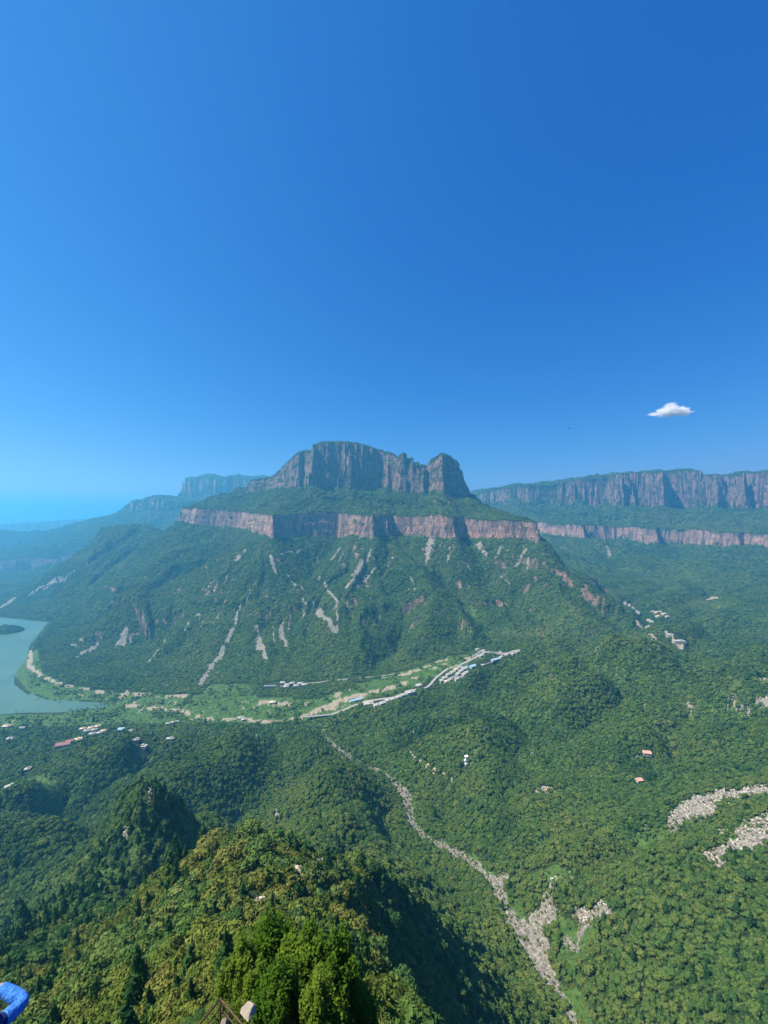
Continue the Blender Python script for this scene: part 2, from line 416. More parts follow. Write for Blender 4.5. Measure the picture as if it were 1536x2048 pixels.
# distant table mountains at the left
rs_d = slice(int(np.searchsorted(YR, 3000)), int(np.searchsorted(YR, 6200)))
def table(P, zb, zt, drop, run, cw_, s, rs, rise=10, k=1.0):
    X, Y = GX[rs], GY[rs]
    d = poly_sd(P, X, Y) + rim_noise(X, Y, s) * 1.6 * k
    zl, zh = (prof1(zb, X) if isinstance(zb, list) else zb), (prof1(zt, X) if isinstance(zt, list) else zt)
    nz = 1 - np.abs(vnoise(X / 160, Y / 300, s + 3)) * 2
    z = zl + 2 - talus(np.maximum(d, 0), drop, run) + smooth(0, 200, d) * 22 * nz
    z = np.where(d < 0, cliff_profile(-d, zl, zh, cw_, X, Y, s + 20), z)
    return np.where(d < -cw_, zh + rise * smooth(cw_, 160, -d) + 6 * fbm(X / 60, Y / 60, 3, s + 30) * smooth(cw_, cw_ + 30, -d), z)
def putr(A, rs, Z): A[rs] = np.maximum(A[rs], Z)
T1 = [((px - 768) / F * 4500, ZC + (1024 - py) / F * 4500) for px, py in [(345, 975), (355, 962), (362, 955), (385, 958), (405, 950), (425, 956), (440, 960), (452, 954), (470, 953), (480, 958), (520, 955)]]
putr(ZD, rs_d, table([wp(354, 4560), wp(372, 4450), wp(400, 4480), wp(430, 4420), wp(470, 4500), wp(540, 4400), (-1200, 5200), (-2400, 5200)], 650, T1, 380, 900, 80, 400, rs_d, 26, 1.8))
T2 = [((px - 768) / F * 3900, ZC + (1024 - py) / F * 3900) for px, py in [(235, 1012), (250, 1004), (280, 1002), (300, 994), (320, 995), (345, 1003), (420, 1003)]]
putr(ZD, rs_d, table([wp(240, 4050), wp(262, 3900), wp(300, 3850), wp(330, 3780), wp(362, 3800), wp(420, 3900), (-1900, 4400), (-2600, 4400)], [(-2800, 478), (-1700, 470)], T2, 330, 800, 26, 420, rs_d, 14))

# plateau at the right
PL = [wp(1030, 3250), wp(1090, 2960), wp(1168, 2760), wp(1173, 2830), wp(1232, 2800), wp(1270, 2650), wp(1318, 2540), wp(1323, 2600), wp(1368, 2570), wp(1395, 2440), wp(1480, 2250), wp(1486, 2290), wp(1560, 2080), (2260, 1750), (2700, 1500), (6500, 1500), (6500, 5200), (1000, 5200), (760, 4200)]
PU = [wp(944, 4300), wp(985, 3980), wp(1000, 3700), wp(1060, 3480), wp(1100, 3460), wp(1160, 3300), wp(1228, 3220), wp(1240, 3040), wp(1268, 3010), wp(1275, 3080), wp(1330, 2920), wp(1345, 3060), wp(1420, 2940), wp(1436, 2800), wp(1452, 2880), wp(1490, 2640), wp(1500, 2700), wp(1570, 2470), (2900, 2300), (6500, 2200), (6500, 5400), (900, 5400)]
PT = [(900, 640)] + [wy(px, py, Y)[::2] for px, py, Y in [(985, 978, 3950), (1010, 972, 3700), (1060, 967, 3480), (1110, 966, 3440), (1160, 957, 3300), (1215, 951, 3220), (1230, 950, 3200), (1240, 941, 3050), (1290, 938, 2990), (1330, 940, 2920), (1360, 938, 3020), (1420, 936, 2930), (1480, 937, 2700), (1536, 940, 2570)]] + [(3400, 770)]
rs_p = slice(int(np.searchsorted(YR, 1150)), int(np.searchsorted(YR, 6200)))
def plateau(rs):
    X, Y = GX[rs], GY[rs]
    dl = poly_sd(PL, X, Y); dlc = dl + rim_noise(X, Y, 500) * 1.1
    du = poly_sd(PU, X, Y) + rim_noise(X, Y, 530) * 3.4
    zlb = prof1([(1000, 290), (1454, 268), (1830, 252), (2080, 256), (3000, 270)], X)
    zlt = prof1([(1000, 385), (1234, 380), (1830, 350), (2080, 342), (3000, 345)], X) + 8 * vnoise(X / 130, Y / 130, 572)
    zlb = zlb + 22 * np.maximum(0, vnoise(X / 90, Y / 170, 573)) + 5 * vnoise(X / 30, Y / 60, 574)
    zub = prof1([(800, 560), (1330, 533), (1900, 526), (2500, 496), (3500, 500)], X) + 70 * np.maximum(0, vnoise(X / 110, Y / 220, 575)) ** 1.3 - 8
    zt = prof1(PT, X)
    dpos = np.maximum(dl, 0)
    sl = 1 - np.abs(vnoise(X / 230 + 0.3 * vnoise(X / 80, Y / 80, 541), (Y + X) / 700, 540)) * 2
    s2 = 1 - np.abs(vnoise(X / 70 + 0.3 * vnoise(X / 40, Y / 40, 543), (Y + X) / 300, 542)) * 2
    z = zlb + 3 - talus(dpos, 215, 1050, 1.7) + smooth(0, 200, dpos) * (1 - smooth(500, 900, dpos)) * (46 * sl + 13 * s2) + 4 * fbm(X / 30, Y / 30, 2, 545)
    din = -dlc
    t = np.clip(din / (din + np.maximum(du, 0) + 1e-3), 0, 1)
    bs = 1 - np.abs(vnoise((X - 0.6 * Y) / 210, (X + Y) / 700, 551)) * 2
    bs2 = 1 - np.abs(vnoise((X - 0.6 * Y) / 80, (X + Y) / 500, 553)) * 2
    step = 13 * smooth(0, 0.03, t - 0.42 - 0.06 * vnoise(X / 170, Y / 170, 552))
    bench = zlt + (zub - zlt - 13) * t ** 1.15 + step + (26 * bs + 9 * bs2) * np.sin(np.pi * t) + 3 * fbm(X / 30, Y / 30, 2, 554)
    z = np.where(din > 0, np.where(din < 20, cliff_profile(din, zlb, zlt, 20, X, Y, 560), bench), z)
    zedge = np.maximum(zt - 14 + 10 * vnoise(X / 55, Y / 55, 561), zub + 10)
    dui = -du
    zu = cliff_profile(dui, zub, zedge, 46, X, Y, 562)
    hum = 26 * np.clip(fbm(X / 120, Y / 120, 3, 563) + 0.35, 0, 1)
    topz = zedge + (12 + hum) * smooth(44, 190, dui)
    CLM[rs] = np.maximum(CLM[rs], ((din > -4) & (din < 19)) | ((dui > -6) & (dui < 46)))
    return np.where(dui > 0, np.where(dui < 46, zu, topz), z)
ZP = np.full((NR, NC), -500, np.float32)
ZP[rs_p] = plateau(rs_p)
put(ZP, spur([wy(1700, 1130, 1500), wy(1600, 1160, 1490), wy(1536, 1187, 1460), wy(1450, 1222, 1400), wy(1390, 1255, 1330)], 0.42, 14, 570))

ZALL = np.stack([base, ZM, ZD, ZP])
OWN = ZALL.argmax(0)
Z = smax(base, ZM, 8.0)
Z = np.maximum(np.maximum(Z, ZD), ZP)
Z = np.where(shs < 8, np.minimum(Z, np.where(OWN == 0, Z, Z)), Z).astype(np.float32)

# slope, visibility
def grads():
    zr = np.gradient(Z, axis=0); zc_ = np.gradient(Z, axis=1)
    xr = np.gradient(GX, axis=0); xc = np.gradient(GX, axis=1)
    yr = np.gradient(GY, axis=0)
    gx = zc_ / np.maximum(xc, 1e-4)
    gy = (zr - gx * xr) / np.maximum(yr, 1e-4)
    return gx, gy
DX, DY = grads()
SLOPE = np.hypot(DX, DY)
PYG = 1024 - (Z - ZC) / GY * F                   # picture row of every grid point
HOR = np.minimum.accumulate(PYG, axis=0)         # skyline so far
HIDDEN = PYG - HOR                               # >0: that many rows below what stands before it

def hit(px, py):
    """first ground point seen in that direction"""
    c = np.interp(px, PXC, np.arange(NC)); c0 = int(min(max(c, 0), NC - 2)); t = c - c0
    col = PYG[:, c0] * (1 - t) + PYG[:, c0 + 1] * t
    k = int(np.argmax(col <= py))
    if col[k] > py: k = NR - 1
    if k == 0: Yh = YR[0]
    else:
        a, b = col[k - 1], col[k]
        Yh = YR[k - 1] + (YR[k] - YR[k - 1]) * np.clip((a - py) / (a - b + 1e-6), 0, 1)
    x, y, z = wy(px, py, Yh)
    return Vector((x, y, z))
def ground(x, y):
    """terrain height at a world position"""
    x = np.asarray(x, np.float64); y = np.asarray(y, np.float64)
    c = np.interp(768 + x / y * F, PXC, np.arange(NC)); r = np.interp(y, YR, np.arange(NR))
    c0 = np.clip(c.astype(int), 0, NC - 2); r0_ = np.clip(r.astype(int), 0, NR - 2); tc = c - c0; tr = r - r0_
    return (Z[r0_, c0] * (1 - tc) + Z[r0_, c0 + 1] * tc) * (1 - tr) + (Z[r0_ + 1, c0] * (1 - tc) + Z[r0_ + 1, c0 + 1] * tc) * tr
# ---------------------------------------------------------------- ground cover masks (on the terrain itself)
def in_poly(P):
    ins = np.zeros(Z.shape, bool); n = len(P)
    X = np.broadcast_to(PXC[None, :], Z.shape); Yp = PYG
    for i in range(n):
        ax, ay = P[i]; bx, by = P[(i + 1) % n]
        if ay == by: continue
        ins ^= ((ay > Yp) != (by > Yp)) & (X < (bx - ax) * (Yp - ay) / (by - ay) + ax)
    return ins & (HIDDEN < 3)
def bbox_rows(P, pad):
    ys = [p[1] for p in P]
    return slice(int(np.searchsorted(YR, max(3, min(ys) - pad))), int(np.searchsorted(YR, max(ys) + pad)) + 1)
def strip(A, pts, width, soft=0.45, rag=0.6, seed=0):
    """paint a ragged strip along the seen ground points"""
    P = [tuple(hit(px, py)) for px, py in pts]
    P = [(p[0], p[1], (width[i] if isinstance(width, (list, tuple)) else width)) for i, p in enumerate(P)]
    rs = bbox_rows(P, 60)
    X, Y = GX[rs], GY[rs]
    d, w, a = line_dist(P, X, Y)
    n = 1 + rag * fbm(X / 9, Y / 9, 3, 600 + seed)
    A[rs] = np.maximum(A[rs], smooth(1 + soft, 1 - soft, d / (w * n)))
    return P

SCREE = np.zeros(Z.shape, np.float32); SAND = np.zeros(Z.shape, np.float32); GRASS = np.zeros(Z.shape, np.float32)
for i, (pts, w) in enumerate([
    ([(540, 1112), (545, 1130), (553, 1148)], [5, 9, 5]), ([(742, 1098), (715, 1140), (690, 1180)], [5, 11, 8]), ([(750, 1135), (728, 1160), (712, 1176)], [4, 11, 4]),
    ([(575, 1150), (605, 1180)], 4), ([(648, 1165), (676, 1208)], [4, 8]), ([(618, 1195), (640, 1230), (668, 1265)], [5, 12, 14]), ([(672, 1210), (676, 1270)], 4),
    ([(512, 1252), (518, 1290), (532, 1322)], [8, 12, 7]), ([(566, 1245), (560, 1270), (572, 1296)], [4, 11, 6]), ([(475, 1240), (450, 1290), (425, 1330), (398, 1372)], [6, 9, 11, 9]),
    ([(862, 1080), (855, 1105), (850, 1130)], [22, 16, 4]), ([(958, 1088), (972, 1112)], [12, 6]), ([(1052, 1098), (1026, 1136)], [6, 5]), ([(1056, 1120), (1054, 1138)], 6),
    ([(195, 1288), (175, 1302), (150, 1318)], [10, 17, 8]), ([(248, 1262), (240, 1292)], [14, 18]), ([(270, 1270), (262, 1285)], 8), ([(312, 1306), (290, 1328)], 7), ([(160, 1282), (140, 1295)], 9), ([(330, 1280), (318, 1300)], 6),
    ([(680, 1095), (662, 1120)], 6), ([(490, 1100), (470, 1120)], 10), ([(425, 1160), (408, 1185)], 5), ([(560, 1108), (600, 1100)], 6), ([(1000, 1150), (1018, 1168)], 4),
    ([(60, 1190), (100, 1165), (150, 1140)], [12, 8, 5]), ([(0, 1215), (30, 1195)], 14), ([(85, 1180), (130, 1160)], 6), ([(1215, 1095), (1220, 1110)], 14)]):
    strip(SCREE, pts, w, rag=0.9, seed=i)
for i, (pts, w) in enumerate([([(600, 1190), (615, 1215)], 3), ([(690, 1100), (675, 1125)], 4), ([(722, 1118), (702, 1150)], 3), ([(580, 1230), (575, 1262)], 4), ([(640, 1150), (630, 1175)], 3), ([(455, 1150), (440, 1175)], 4), ([(500, 1180), (492, 1205)], 4), ([(545, 1190), (552, 1215)], 3), ([(785, 1112), (770, 1150)], 4),
                              ([(820, 1150), (830, 1180)], 3), ([(900, 1098), (895, 1122)], 5), ([(930, 1120), (940, 1142)], 3), ([(380, 1240), (370, 1262)], 5), ([(350, 1255), (342, 1275)], 4), ([(1000, 1095), (990, 1120)], 5), ([(700, 1200), (690, 1230)], 4), ([(760, 1230), (750, 1260)], 3), ([(610, 1240), (620, 1275)], 3), ([(545, 1255), (548, 1285)], 3), ([(440, 1225), (428, 1250)], 6), ([(480, 1215), (470, 1240)], 5), ([(395, 1228), (405, 1245)], 5)]):
    strip(SCREE, pts, w, rag=1.2, seed=300 + i)
BOULDER = np.zeros(Z.shape, np.float32)
for i, (pts, w) in enumerate([
    ([(1340, 1655), (1375, 1622), (1410, 1602), (1450, 1592), (1500, 1585), (1560, 1580)], [5, 11, 13, 14, 13, 12]), ([(1370, 1635), (1420, 1620)], 8),
    ([(1545, 1630), (1510, 1650), (1485, 1665)], [9, 7, 5]), ([(1550, 1660), (1515, 1680), (1490, 1690)], [12, 9, 6]), ([(1480, 1692), (1450, 1708), (1420, 1722)], [5, 6, 5])]):
    strip(BOULDER, pts, w, soft=0.25, rag=0.5, seed=40 + i)
GRAVEL = np.zeros(Z.shape, np.float32)
STREAM_SEEN = [(640, 1452), (650, 1475), (668, 1492), (700, 1518), (735, 1535), (765, 1548), (800, 1575), (815, 1600), (822, 1630), (828, 1652), (850, 1675), (890, 1697), (925, 1715), (960, 1742), (990, 1770), (1003, 1800), (1025, 1850)]
strip(GRASS, STREAM_SEEN, 7.5, rag=1.0, seed=59)
strip(GRAVEL, STREAM_SEEN, [3.5, 4, 4, 5, 5, 4, 5, 6.5, 4.5, 5, 4.5, 5, 4, 5, 4.5, 4.5, 6], rag=1.3, seed=60)
for i, (pts, w) in enumerate([([(1000, 1762), (1042, 1742)], [5, 3]), ([(1025, 1850), (1060, 1885), (1080, 1930), (1100, 1965)], [7, 12, 9, 5.5]), ([(1075, 1850), (1100, 1825), (1092, 1800)], [8, 8, 5]),
                              ([(1100, 1965), (1125, 2000), (1150, 2048), (1165, 2090)], [3.5, 2.5, 2.5, 2.5]), ([(1135, 1885), (1150, 1900)], 3.5), ([(1180, 1830), (1160, 1870)], [4, 3]), ([(552, 1620), (556, 1645)], 2.6), ([(548, 1660), (540, 1690)], 1.4), ([(560, 1575), (575, 1550)], 1.2)]):
    strip(GRAVEL, pts, w, rag=0.6, seed=70 + i)
for i, (pts, w) in enumerate([([(1110, 1840), (1140, 1870), (1120, 1930)], [9, 10, 5]), ([(1180, 1860), (1150, 1930)], [7, 6]), ([(1115, 1975), (1150, 2000), (1175, 2050)], [3, 6, 5]), ([(815, 1595), (822, 1620)], 9), ([(1030, 1810), (1050, 1850)], 4), ([(1060, 1760), (1100, 1740), (1140, 1760)], [5, 7, 4]),
                              ([(1380, 1640), (1440, 1650), (1490, 1640)], [4, 6, 5]), ([(1500, 1665), (1470, 1680)], 5), ([(1100, 1590), (1150, 1575)], 6), ([(1230, 1560), (1260, 1580)], 4), ([(1260, 1640), (1290, 1700)], 3)]):
    strip(GRASS, pts, w, rag=0.8, seed=90 + i)
# yellow field edge and paths on the right-hand hills
for i, (pts, w) in enumerate([([(805, 1508), (830, 1522), (860, 1535), (880, 1548), (903, 1558)], 2.2), ([(818, 1458), (828, 1475), (822, 1482)], 1.8), ([(840, 1488), (815, 1480)], 1.5), ([(900, 1425), (925, 1440)], 0.9), ([(960, 1420), (975, 1432), (1000, 1450)], 0.8), ([(1000, 1465), (1035, 1488)], 1.2),
                              ([(1085, 1585), (1100, 1575)], 4), ([(1065, 1580), (1075, 1585)], 2)]):
    strip(SAND, pts, w, rag=0.5, seed=120 + i)
# valley floor
FLAT = smooth(0.16, 0.07, SLOPE) * smooth(22, 9, Z) * (GY > 700) * (GY < 2100) * smooth(0, 1.2, Z)
n1 = fbm(GX / 60, GY / 40, 3, 140); n2 = fbm(GX / 16, GY / 7, 3, 141)
MEAD = np.zeros(Z.shape, np.float32)
MP = [(-40, 1432), (200, 1424), (250, 1400), (110, 1400), (60, 1385), (24, 1345), (40, 1310), (75, 1300), (85, 1345), (130, 1368), (190, 1380), (280, 1388), (360, 1392), (400, 1388), (420, 1368), (500, 1368), (505, 1392), (600, 1398), (640, 1395),
      (700, 1372), (800, 1345), (900, 1312), (1000, 1300), (1030, 1304), (950, 1325), (880, 1345), (830, 1375), (740, 1400), (680, 1430), (600, 1440), (540, 1452), (330, 1450), (200, 1455), (0, 1462), (-40, 1462)]
MEAD = np.maximum(MEAD, in_poly(MP).astype(np.float32)) * (Z > -1)
MEAD = MEAD * (1 - smooth(0.35, 0.5, SLOPE))
GRASS = np.maximum(GRASS, MEAD)
for i, (pts, w) in enumerate([([(40, 1495), (20, 1505)], 8), ([(95, 1490), (120, 1480)], 6), ([(570, 1465), (550, 1475)], 10), ([(885, 1358), (875, 1352)], 5), ([(940, 1215), (950, 1235)], 8), ([(600, 1405), (560, 1400)], 6), ([(985, 1308), (1040, 1298)], [6, 4]), ([(100, 1600), (70, 1560)], 14), ([(510, 1470), (480, 1480)], 9), ([(260, 1545), (275, 1530)], 6)]):
    strip(GRASS, pts, w, rag=0.8, seed=150 + i)
# river sands and the bare rim of the reservoir
for i, (pts, w) in enumerate([([(250, 1413), (310, 1416), (350, 1420), (400, 1428)], [3, 7, 5, 3]), ([(360, 1425), (420, 1440), (480, 1440), (545, 1445), (590, 1438)], [3, 4, 5, 5, 4]), ([(600, 1436), (640, 1420), (680, 1402), (740, 1385), (800, 1368), (840, 1352)], [7, 13, 12, 8, 5, 4]), ([(670, 1395), (675, 1388)], 8),
                              ([(800, 1352), (840, 1338), (865, 1328)], [6, 8, 5]), ([(870, 1325), (900, 1318)], 4), ([(520, 1405), (545, 1406), (578, 1408)], [5, 8, 6]), ([(590, 1412), (620, 1406)], 4), ([(850, 1345), (900, 1325), (960, 1310), (1020, 1300)], 2.2),
                              ([(62, 1300), (58, 1330), (80, 1352), (130, 1372), (200, 1384), (290, 1390), (340, 1392), (390, 1395)], [4, 6, 5, 3.5, 3, 3, 4, 4]), ([(240, 1395), (255, 1382)], 7), ([(500, 1440), (470, 1436)], 6)]):
    strip(SAND, pts, w, rag=1.1, seed=170 + i)
SAND = SAND * (Z > -0.3)
# dry-out ring along the shoreline
SHR = smooth(0, 4, shs) * smooth(45, 12, shs) * (shs < 60) * (Z < 6)
SAND = np.maximum(SAND, 0.35 * SHR * smooth(-0.2, 0.5, n2))
SAND = np.maximum(SAND, MEAD * smooth(0.26, 0.66, n2 + 0.45 * n1) * 0.55)
# quarry terraces and village yards far up the valley
for i, (pts, w) in enumerate([([(1275, 1248), (1292, 1256)], 12), ([(1300, 1270), (1312, 1284)], 9), ([(1318, 1298), (1322, 1302)], 10), ([(1335, 1268), (1340, 1275)], 9), ([(1345, 1282), (1355, 1298)], 10), ([(1352, 1282), (1365, 1288)], 9), ([(1310, 1228), (1335, 1232)], 12), ([(1250, 1206), (1275, 1225)], 7), ([(1415, 1200), (1430, 1196)], 8), ([(1338, 1294), (1348, 1300)], 8)]):
    strip(SAND, pts, w, rag=0.9, seed=190 + i)
ROCKY = np.zeros(Z.shape, np.float32)
for i, (px, py, w) in enumerate([(632, 1722, 5), (590, 1745, 3.5), (765, 1725, 3), (790, 1752, 3.5), (536, 1782, 1.6), (512, 1808, 2.2), (500, 1830, 1.4), (1195, 1832, 8), (1170, 1835, 6), (1110, 1770, 3), (1140, 1770, 3), (300, 1590, 1.4), (250, 1672, 1.6), (1380, 1415, 7), (1468, 1412, 7),
                                 (1530, 1408, 9), (1380, 1430, 4), (1530, 1365, 8), (1490, 1425, 5), (1430, 1450, 4), (1360, 1470, 3), (1280, 1530, 3), (1090, 1578, 5), (675, 1618, 2)]):
    strip(ROCKY, [(px - w * 0.8, py), (px + w * 0.8, py + 1)], w, rag=1.0, seed=210 + i)
GLADE = smooth(0.30, 0.5, fbm(GX / 24, GY / 30, 3, 700) + 0.55 * fbm(GX / 150, GY / 150, 2, 701) + 0.12 * smooth(100, 350, GX)) * smooth(45, 80, GY) * (1 - smooth(1000, 1300, GY)) * (OWN == 0)
GRASS = np.maximum(GRASS, GLADE * 0.62)
ROCKY = np.maximum(ROCKY, smooth(0.42, 0.6, fbm(GX / 9, GY / 9, 3, 703)) * smooth(0.5, 0.9, GLADE) * smooth(120, 300, GX) * 0.9)
CLIFF = np.maximum(smooth(0.9, 1.5, SLOPE) * CLM, smooth(2.3, 3.0, SLOPE + 0.6 * fbm(GX / 30, GY / 30, 2, 260))) * (OWN > 0)

# crags that break through the wood on the mesa's spurs
crn = fbm(GX / 42, GY / 42, 4, 270) + 0.5 * fbm(GX / 12, GY / 12, 2, 271)
CRAG = smooth(0.50, 0.66, crn) * smooth(0.55, 0.8, SLOPE) * (OWN > 0) * (GY < 3300)
CRAG = np.maximum(CRAG, smooth(0.29, 0.46, crn) * smooth(0.5, 0.75, SLOPE) * (OWN == 1) * (Z < 330) * (Z > 60) * (GY < 1700))
CLIFF = np.maximum(CLIFF, CRAG)
# ---------------------------------------------------------------- materials
def nodes(name):
    m = bpy.data.materials.new(name)
    m.use_nodes = True
    t = m.node_tree
    b = t.nodes['Principled BSDF']
    b.inputs['Roughness'].default_value = 0.9
    b.inputs['Specular IOR Level'].default_value = 0.15
    return m, t, b
def N(t, kind, **kw):
    n = t.nodes.new(kind)
    for k, v in kw.items():
        if k in n.inputs: n.inputs[k].default_value = v
        else: setattr(n, k, v)
    return n
def noise(t, vec, scale, detail=4, rough=0.6):
    n = N(t, 'ShaderNodeTexNoise', Scale=scale, Detail=detail, Roughness=rough)
    t.links.new(vec, n.inputs['Vector'])
    return n.outputs['Fac']
def ramp(t, fac, stops):
    r = t.nodes.new('ShaderNodeValToRGB')
    e = r.color_ramp.elements
    while len(e) < len(stops): e.new(0.5)
    for i, (p, c) in enumerate(stops):
        e[i].position = p
        e[i].color = (*c, 1) if not isinstance(c, (int, float)) else (c, c, c, 1)
    t.links.new(fac, r.inputs[0])
    return r.outputs[0]
def mixc(t, fac, a, b, mode='MIX'):
    m = t.nodes.new('ShaderNodeMix')
    m.data_type = 'RGBA'; m.blend_type = mode
    for v, s in ((fac, m.inputs[0]), (a, m.inputs[6]), (b, m.inputs[7])):
        if hasattr(v, 'links'): t.links.new(v, s)
        elif isinstance(v, (int, float)): s.default_value = v
        else: s.default_value = (*v, 1)
    return m.outputs[2]
def math_(t, op, a, b=0.0, clamp=False):
    m = N(t, 'ShaderNodeMath', operation=op, use_clamp=clamp)
    for v, s in ((a, m.inputs[0]), (b, m.inputs[1])):
        if hasattr(v, 'links'): t.links.new(v, s)
        else: s.default_value = v
    return m.outputs[0]
def attr(t, name):
    a = N(t, 'ShaderNodeAttribute', attribute_name=name)
    return a.outputs['Fac']
def mapping(t, vec, scale):
    m = N(t, 'ShaderNodeMapping')
    m.inputs['Scale'].default_value = scale
    t.links.new(vec, m.inputs['Vector'])
    return m.outputs[0]
def bump(t, b, height, strength, dist):
    n = N(t, 'ShaderNodeBump', Strength=strength, Distance=dist)
    t.links.new(height, n.inputs['Height'])
    t.links.new(n.outputs[0], b.inputs['Normal'])

def rock_colour(t, pos):
    """banded red-brown cliff stone with dark water stains"""
    fine = noise(t, mapping(t, pos, (0.07, 0.07, 0.032)), 1.0, 6, 0.65)
    stain = noise(t, mapping(t, pos, (0.05, 0.05, 0.006)), 1.0, 4, 0.6)
    sepx = N(t, 'ShaderNodeSeparateXYZ'); t.links.new(pos, sepx.inputs[0])
    warp = math_(t, 'MULTIPLY', noise(t, pos, 0.006, 2), 26.0)
    band = noise(t, mapping(t, pos, (0.004, 0.004, 0.14)), 1.0, 3, 0.7)
    base_c = ramp(t, fine, [(0.30, (0.16, 0.095, 0.075)), (0.48, (0.40, 0.225, 0.16)), (0.70, (0.60, 0.37, 0.265))])
    c = mixc(t, ramp(t, band, [(0.44, 0.0), (0.54, 0.75)]), base_c, (0.24, 0.17, 0.145))
    return mixc(t, ramp(t, stain, [(0.47, 0.0), (0.62, 0.85)]), c, (0.085, 0.075, 0.07)), fine

M = {}
def terrain_material():
    m, t, b = nodes('mountain_ground')
    geo = N(t, 'ShaderNodeNewGeometry')
    pos = geo.outputs['Position']
    big = noise(t, pos, 0.006, 4); mid = noise(t, pos, 0.05, 4); fin = noise(t, pos, 0.35, 4)
    soil = ramp(t, mid, [(0.3, (0.018, 0.036, 0.010)), (0.55, (0.030, 0.055, 0.014)), (0.75, (0.06, 0.085, 0.022))])
    rock, fine = rock_colour(t, pos)
    gr = ramp(t, noise(t, mapping(t, pos, (1, 2.2, 1)), 0.06, 5, 0.7), [(0.3, (0.035, 0.085, 0.016)), (0.5, (0.065, 0.135, 0.028)), (0.72, (0.13, 0.17, 0.055))])
    sand = ramp(t, fin, [(0.3, (0.24, 0.19, 0.13)), (0.55, (0.36, 0.30, 0.22)), (0.75, (0.48, 0.42, 0.33))])
    scr = ramp(t, fin, [(0.3, (0.10, 0.09, 0.07)), (0.5, (0.22, 0.20, 0.165)), (0.72, (0.40, 0.37, 0.32))])
    rag = noise(t, pos, 0.11, 6, 0.7)
    def edge(nm, k=1.1):                      # break the cover's edge up with fine noise
        f = math_(t, 'ADD', attr(t, nm), math_(t, 'MULTIPLY', math_(t, 'SUBTRACT', rag, 0.5), k))
        return ramp(t, f, [(0.40, 0.0), (0.62, 1.0)])
    c = mixc(t, edge('grass', 0.7), soil, gr)
    c = mixc(t, edge('scree', 1.2), c, scr)
    c = mixc(t, edge('sand', 1.5), c, sand)
    # greenery clings to the ledges of the cliffs
    sep = N(t, 'ShaderNodeSeparateXYZ'); t.links.new(geo.outputs['Normal'], sep.inputs[0])
    veg = noise(t, mapping(t, pos, (0.045, 0.045, 0.03)), 1.0, 5, 0.7)
    vamt = attr(t, 'veg')
    vg = math_(t, 'ADD', veg, math_(t, 'MULTIPLY', sep.outputs['Z'], 0.22))
    vg = math_(t, 'ADD', vg, math_(t, 'MULTIPLY', vamt, 0.2))
    rock = mixc(t, math_(t, 'MULTIPLY', vamt, 0.85), rock, mixc(t, 0.6, rock, (0.082, 0.076, 0.072)))
    rockv = mixc(t, ramp(t, vg, [(0.66, 0.0), (0.76, 1.0)]), rock, (0.030, 0.052, 0.018))
    c = mixc(t, attr(t, 'cliff'), c, rockv)
    t.links.new(c, b.inputs['Base Color'])
    h = math_(t, 'ADD', fine, math_(t, 'MULTIPLY', fin, 0.3))
    bump(t, b, h, 1.0, 9.0)
    return m
M['ground'] = terrain_material()

# ---------------------------------------------------------------- terrain objects
gidx = np.arange(NR * NC).reshape(NR, NC)
quads = np.stack([gidx[:-1, :-1], gidx[:-1, 1:], gidx[1:, 1:], gidx[1:, :-1]], -1).reshape(-1, 4)
own_q = OWN[:-1, :-1].reshape(-1)
sl_q = SLOPE[:-1, :-1].reshape(-1)
ALLV = np.stack([GX, GY, Z], -1).reshape(-1, 3)
scree_all = np.clip(np.maximum(np.maximum(SCREE, BOULDER), np.maximum(GRAVEL, ROCKY)), 0, 1)
VEG = np.where(Z > 500, 0.75, 0.1) * (OWN == 1) + 0.5 * CRAG * (CLM < 0.5) + 0.7 * (OWN == 3) * (Z > 450) + 0.3 * (OWN == 2)
atts = {'scree': scree_all, 'sand': np.clip(SAND, 0, 1), 'grass': np.clip(GRASS, 0, 1), 'cliff': CLIFF, 'veg': VEG}
for k, name in enumerate(['valley_terrain', 'mesa_mountain_terrain', 'distant_mountain_terrain', 'plateau_mountain_terrain']):
    qs = quads[own_q == k]
    used = np.unique(qs)
    remap = np.full(NR * NC, -1, np.int64); remap[used] = np.arange(len(used))
    me = mesh_np(name, ALLV[used], remap[qs], smooth=(sl_q[own_q == k] < 1.1))
    for an, arr in atts.items(): fattr(me, an, arr.reshape(-1)[used])
    me.materials.append(M['ground'])
    tag(link(bpy.data.objects.new(name, me)), kind='structure')

# ---------------------------------------------------------------- reservoir
def water():
    m, t, b = nodes('reservoir_water')
    b.inputs['Base Color'].default_value = (0.035, 0.12, 0.115, 1)
    b.inputs['Roughness'].default_value = 0.3
    b.inputs['Specular IOR Level'].default_value = 0.13
    geo = N(t, 'ShaderNodeNewGeometry')
    n = noise(t, mapping(t, geo.outputs['Position'], (0.10, 0.28, 1)), 1.0, 5, 0.6)
    bump(t, b, n, 0.25, 1.0)
    c = ramp(t, noise(t, geo.outputs['Position'], 0.006, 3), [(0.35, (0.062, 0.125, 0.09)), (0.65, (0.085, 0.152, 0.11))])
    t.links.new(c, b.inputs['Base Color'])
    me = mesh_np('reservoir_water', [(-3600, 820, 0), (-560, 820, 0), (-560, 1770, 0), (-3600, 1770, 0)], [(0, 1, 2, 3)])
    me.materials.append(m)
    tag(link(bpy.data.objects.new('reservoir_water', me)), kind='structure')
water()
